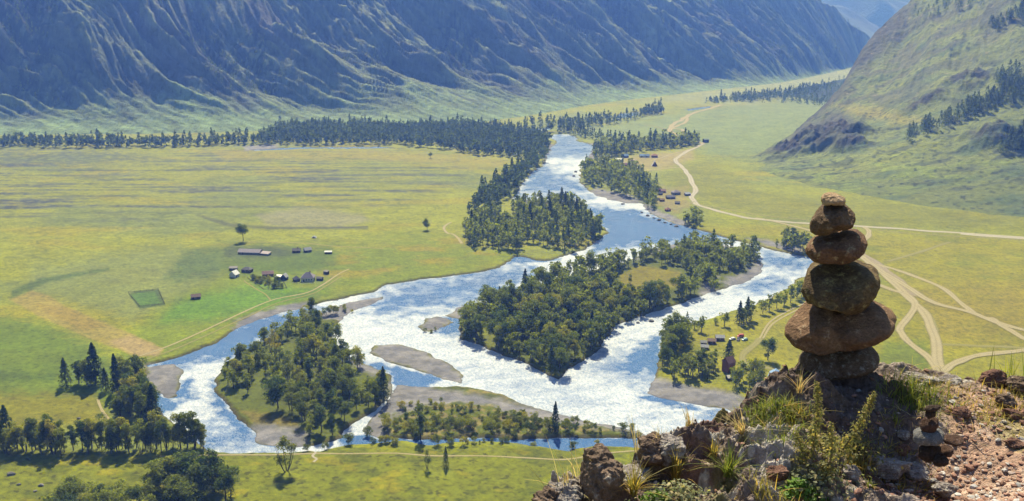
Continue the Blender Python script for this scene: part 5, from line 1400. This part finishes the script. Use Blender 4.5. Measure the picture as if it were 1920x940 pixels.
T_(1062, 938, 60, .12, M_BL_D, 'pale dry tuft on the rock at the left tip', .45)
T_(1290, 800, 26, .10, M_BL_D, 'thin dry grass standing on the skyline of the climbing ledge', .4)
T_(1336, 860, 40, .10, M_BL_Y, 'small yellow tuft halfway up the left shoulder', .6)
T_(1366, 895, 80, .15, M_BL_G, 'spiky green grass clump low on the left half of the ledge', .8)
T_(1390, 815, 36, .13, M_BL_D, 'wiry dry grass above the spiky green clump', .8, (-.2, 0))
T_(1458, 765, 170, .085, M_BL_G, 'bright green cushion of grass at the left foot of the tall cairn', .8, (0, 0), .055)
T_(1424, 790, 90, .06, M_BL_G, 'low green cushion on the rock left of the grass at the cairn', .9, (0, 0), .035)
T_(1500, 745, 24, .12, M_BL_D, 'sparse straw blades in the shadow left of the cairn', .5)
T_(1495, 790, 110, .08, M_BL_Y, 'orange-yellow grass behind the upright weed', .8, (0, 0), .05)
T_(1480, 815, 80, .06, M_BL_G, 'low green patch of grass left of the upright weed', .9, (0, 0), .05)
T_(1608, 876, 90, .075, M_BL_Y, 'ochre grass clump beside the rounded grey stone', .7, (0, 0), .03)
T_(1660, 838, 110, .05, M_BL_Y, 'yellow grass fringe at the edge of the cairn shadow', .9, (0, 0), .07)
T_(1700, 742, 90, .10, M_BL_G, 'green grass tuft on the skyline just right of the cairn', .7, (0, 0), .04)
T_(1735, 742, 90, .09, M_BL_G, 'second green grass tuft right of the cairn', .7, (0, 0), .04)
T_(1765, 736, 90, .06, M_BL_Y, 'low yellow grass along the edge between tuft and round boulder', .9, (0, 0), .07)
T_(1680, 792, 22, .06, M_BL_G, 'tiny green sprout at the right border of the cairn shadow', .8)
T_(1860, 768, 70, .05, M_BL_Y, 'thin yellow grass patch on the trodden earth', .9, (0, 0), .07)
T_(1905, 745, 70, .06, M_BL_Y, 'yellow grass below the skyline boulders', .9, (0, 0), .06)
T_(1850, 785, 50, .045, M_BL_Y, 'sparse yellow grass in the middle of the trodden earth', .9, (0, 0), .06)
T_(1700, 905, 60, .04, M_BL_Y, 'mossy yellow patch in front of the smaller grey slab', .9, (0, 0), .05)
T_(1630, 912, 30, .04, M_BL_G, 'little moss-green patch below the flat grey slab', .9, (0, 0), .02)
T_(1740, 800, 60, .05, M_BL_D, 'straw litter behind the little cairn', 1.1, (0, 0), .06)
T_(1440, 935, 60, .09, M_BL_Y, 'brownish grass at the lower edge left of the weeds', .6, (0, 0), .04)
T_(1892, 716, 9, .22, M_BL_G, 'few tall thin blades standing against the meadow at the right', .3, (-.1, 0), .03, .003)
T_(1195, 850, 9, .16, M_BL_D, 'bent feathery straw rising over the meadow by the dark block', .35, (-.15, 0), .01, .003)
T_(1100, 905, 8, .22, M_BL_D, 'three thin straws leaning out over the near meadow', .35, (-.25, 0), .04, .0028)
def weed(px, py, tip_px, tip_py, nleaf, mat, label, lf=.0135):
    """an upright weed: a stem from its foot to a tip, thick with small leaves"""
    q = on_ledge(px, py); d = ray(tip_px, tip_py); hd = math.hypot(q[0], q[1]) * .985
    tip = d / math.hypot(d[0], d[1]) * hd
    root = empty('weed', (q[0], q[1], q[2] + H)); tag(root, label, 'weed')
    T = tip - q; t = np.linspace(0, 1, 9)
    bend = np.stack([T[0] * t, T[1] * t, T[2] * t ** .92], 1); bend[:, 0] += .012 * np.sin(t * 3)
    V, Q = tube(bend, .0032 * (1 - .6 * t), 6); mesh_np('stem', V, Q, M_STEM, True, parent=root)
    u = 1 - .96 * r.uniform(0, 1, nleaf) ** 1.25; C = np.stack([np.interp(u, t, bend[:, k]) for k in range(3)], 1)
    a = r.uniform(0, 6.28, nleaf); R_ = .020 * (1 - u) ** .6 + .007
    rad = R_ * r.uniform(.3, 1.1, nleaf)
    C = C + np.stack([np.cos(a) * rad, np.sin(a) * rad, r.normal(0, .008, nleaf)], 1)
    V = quads_at(C, np.stack([np.cos(a), np.sin(a), r.uniform(.3, 1.4, nleaf)], 1) + r.normal(0, .4, (nleaf, 3)), lf * .5 * r.uniform(.5, 1.15, nleaf) * (1.15 - .5 * u), r)
    mesh_np('foliage', V, np.arange(len(V)).reshape(-1, 4), mat, False, parent=root)
weed(1518, 868, 1531, 720, 620, M_LF_G, 'upright leafy weed spike in front of the left half of the tall cairn')
weed(1572, 862, 1638, 740, 620, M_LF_G, 'leaning leafy weed spike in front of the right half of the tall cairn')
weed(1548, 900, 1556, 800, 420, M_LF_G, 'shorter weed between the two leafy spikes')
weed(1500, 872, 1490, 812, 260, M_LF_G, 'short weed at the left foot of the upright spike')
def leafy(px, py, n, sx, hgt, mat, label, lf, name='leafy_plant'):
    q = on_ledge(px, py); C = np.stack([r.normal(0, sx, n), r.normal(0, sx * .8, n), hgt * r.uniform(0, 1, n) ** .8 * 1.0], 1)
    C[:, 2] *= np.exp(-(C[:, 0] ** 2 + C[:, 1] ** 2) / (2 * (sx * 1.3) ** 2))
    root = empty(name, (q[0], q[1], q[2] + H)); tag(root, label, 'plant')
    V = quads_at(C, np.stack([C[:, 0] * 8, C[:, 1] * 8, np.ones(n)], 1) + r.normal(0, .5, (n, 3)), lf * r.uniform(.4, 1.1, n), r)
    mesh_np('foliage', V, np.arange(len(V)).reshape(-1, 4), mat, False, parent=root)
    st = []
    for k in range(7):
        a = k * .9; t = np.linspace(0, 1, 4); st.append(tube(np.stack([np.cos(a) * sx * t, np.sin(a) * sx * t, hgt * .7 * t], 1), .0022 * (1 - .6 * t), 5))
    V, Q = join(st); mesh_np('stem', V, Q, M_STEM, True, parent=root)
leafy(1540, 905, 520, .06, .07, M_LF_S, 'grey-green bushy plant at the foot of the leafy spikes', .010)
leafy(1496, 935, 420, .030, .06, M_LF_B, 'bright green feathery plant at the lower edge', .011)
leafy(1235, 950, 300, .028, .05, M_LF_B, 'bright green leafy plant low on the left of the ledge', .012)
leafy(1275, 945, 500, .045, .06, M_LF_S, 'pale grey-green cushion plant beside the bright green leafy one', .008)
leafy(1600, 842, 300, .055, .035, M_LF_G, 'low leafy cushion in front of the cairn shadow', .009)
leafy(1555, 850, 380, .06, .04, M_LF_G, 'dense green cushion between the weed spikes', .009)
HAZE_COL = (.115, .255, 1.0, 1.0)
HAZE_D = 2.15e-4
# ------------------------------------------------------------------ light, air, camera
SUN_EL, SUN_AZ = math.radians(50), math.radians(-4)
sdir = Vector((math.sin(SUN_AZ) * math.cos(SUN_EL), math.cos(SUN_AZ) * math.cos(SUN_EL), math.sin(SUN_EL)))
L = bpy.data.lights.new('sun', 'SUN'); L.energy = 4.9; L.angle = math.radians(.53); L.color = (1, .95, .87)
lo = link(bpy.data.objects.new('sun', L)); lo.rotation_euler = (-sdir).to_track_quat('-Z', 'Y').to_euler(); lo.location = (0, 0, 900)
w = bpy.data.worlds.new('World'); SC.world = w; w.use_nodes = True
nt = w.node_tree
sky = nt.nodes.new('ShaderNodeTexSky'); sky.sky_type = 'NISHITA'; sky.sun_disc = False
sky.sun_elevation = SUN_EL; sky.sun_rotation = SUN_AZ; sky.altitude = 600; sky.ozone_density = 2.0
bg = nt.nodes['Background']; bg.inputs['Strength'].default_value = .062
nt.links.new(sky.outputs[0], bg.inputs['Color'])

bm = bmesh.new(); bmesh.ops.create_cube(bm, size=1.0)
x0, x1, y0, y1, z0, z1 = -9000, 9000, -600, 9500, -4, 1400
for v_ in bm.verts:
    v_.co = (x0 if v_.co.x < 0 else x1, y0 if v_.co.y < 0 else y1, z0 if v_.co.z < 0 else z1)
me = bpy.data.meshes.new('haze'); bm.to_mesh(me); bm.free()
mm = bpy.data.materials.new('blue_air'); mm.use_nodes = True
t = mm.node_tree; t.nodes.remove(t.nodes['Principled BSDF'])
pv = t.nodes.new('ShaderNodeVolumePrincipled')
pv.inputs['Color'].default_value = HAZE_COL; pv.inputs['Absorption Color'].default_value = (1, 1, 1, 1)
pv.inputs['Density'].default_value = HAZE_D; pv.inputs['Anisotropy'].default_value = .2
t.links.new(pv.outputs[0], t.nodes['Material Output'].inputs['Volume'])
me.materials.append(mm)
kind(link(bpy.data.objects.new('haze', me)), 'stuff')

cam = bpy.data.cameras.new('camera'); co = link(bpy.data.objects.new('camera', cam))
co.location = (0, 0, H); co.rotation_euler = (math.pi / 2 - PITCH, 0, 0)
cam.sensor_width = 36; cam.lens = 36 * F / 1920; cam.clip_start = .05; cam.clip_end = 60000
SC.camera = co
vs = SC.view_settings; vs.view_transform = 'Standard'; vs.look = 'None'; vs.exposure = EXPO; vs.gamma = 1; vs.use_curve_mapping = False
SC.render.engine = 'CYCLES'
cy = SC.cycles
cy.max_bounces = 6; cy.diffuse_bounces = 2; cy.glossy_bounces = 2; cy.transmission_bounces = 4; cy.transparent_max_bounces = 6; cy.volume_bounces = 0
cy.use_denoising = True; cy.use_adaptive_sampling = True; cy.adaptive_threshold = .01
cy.sample_clamp_indirect = 6
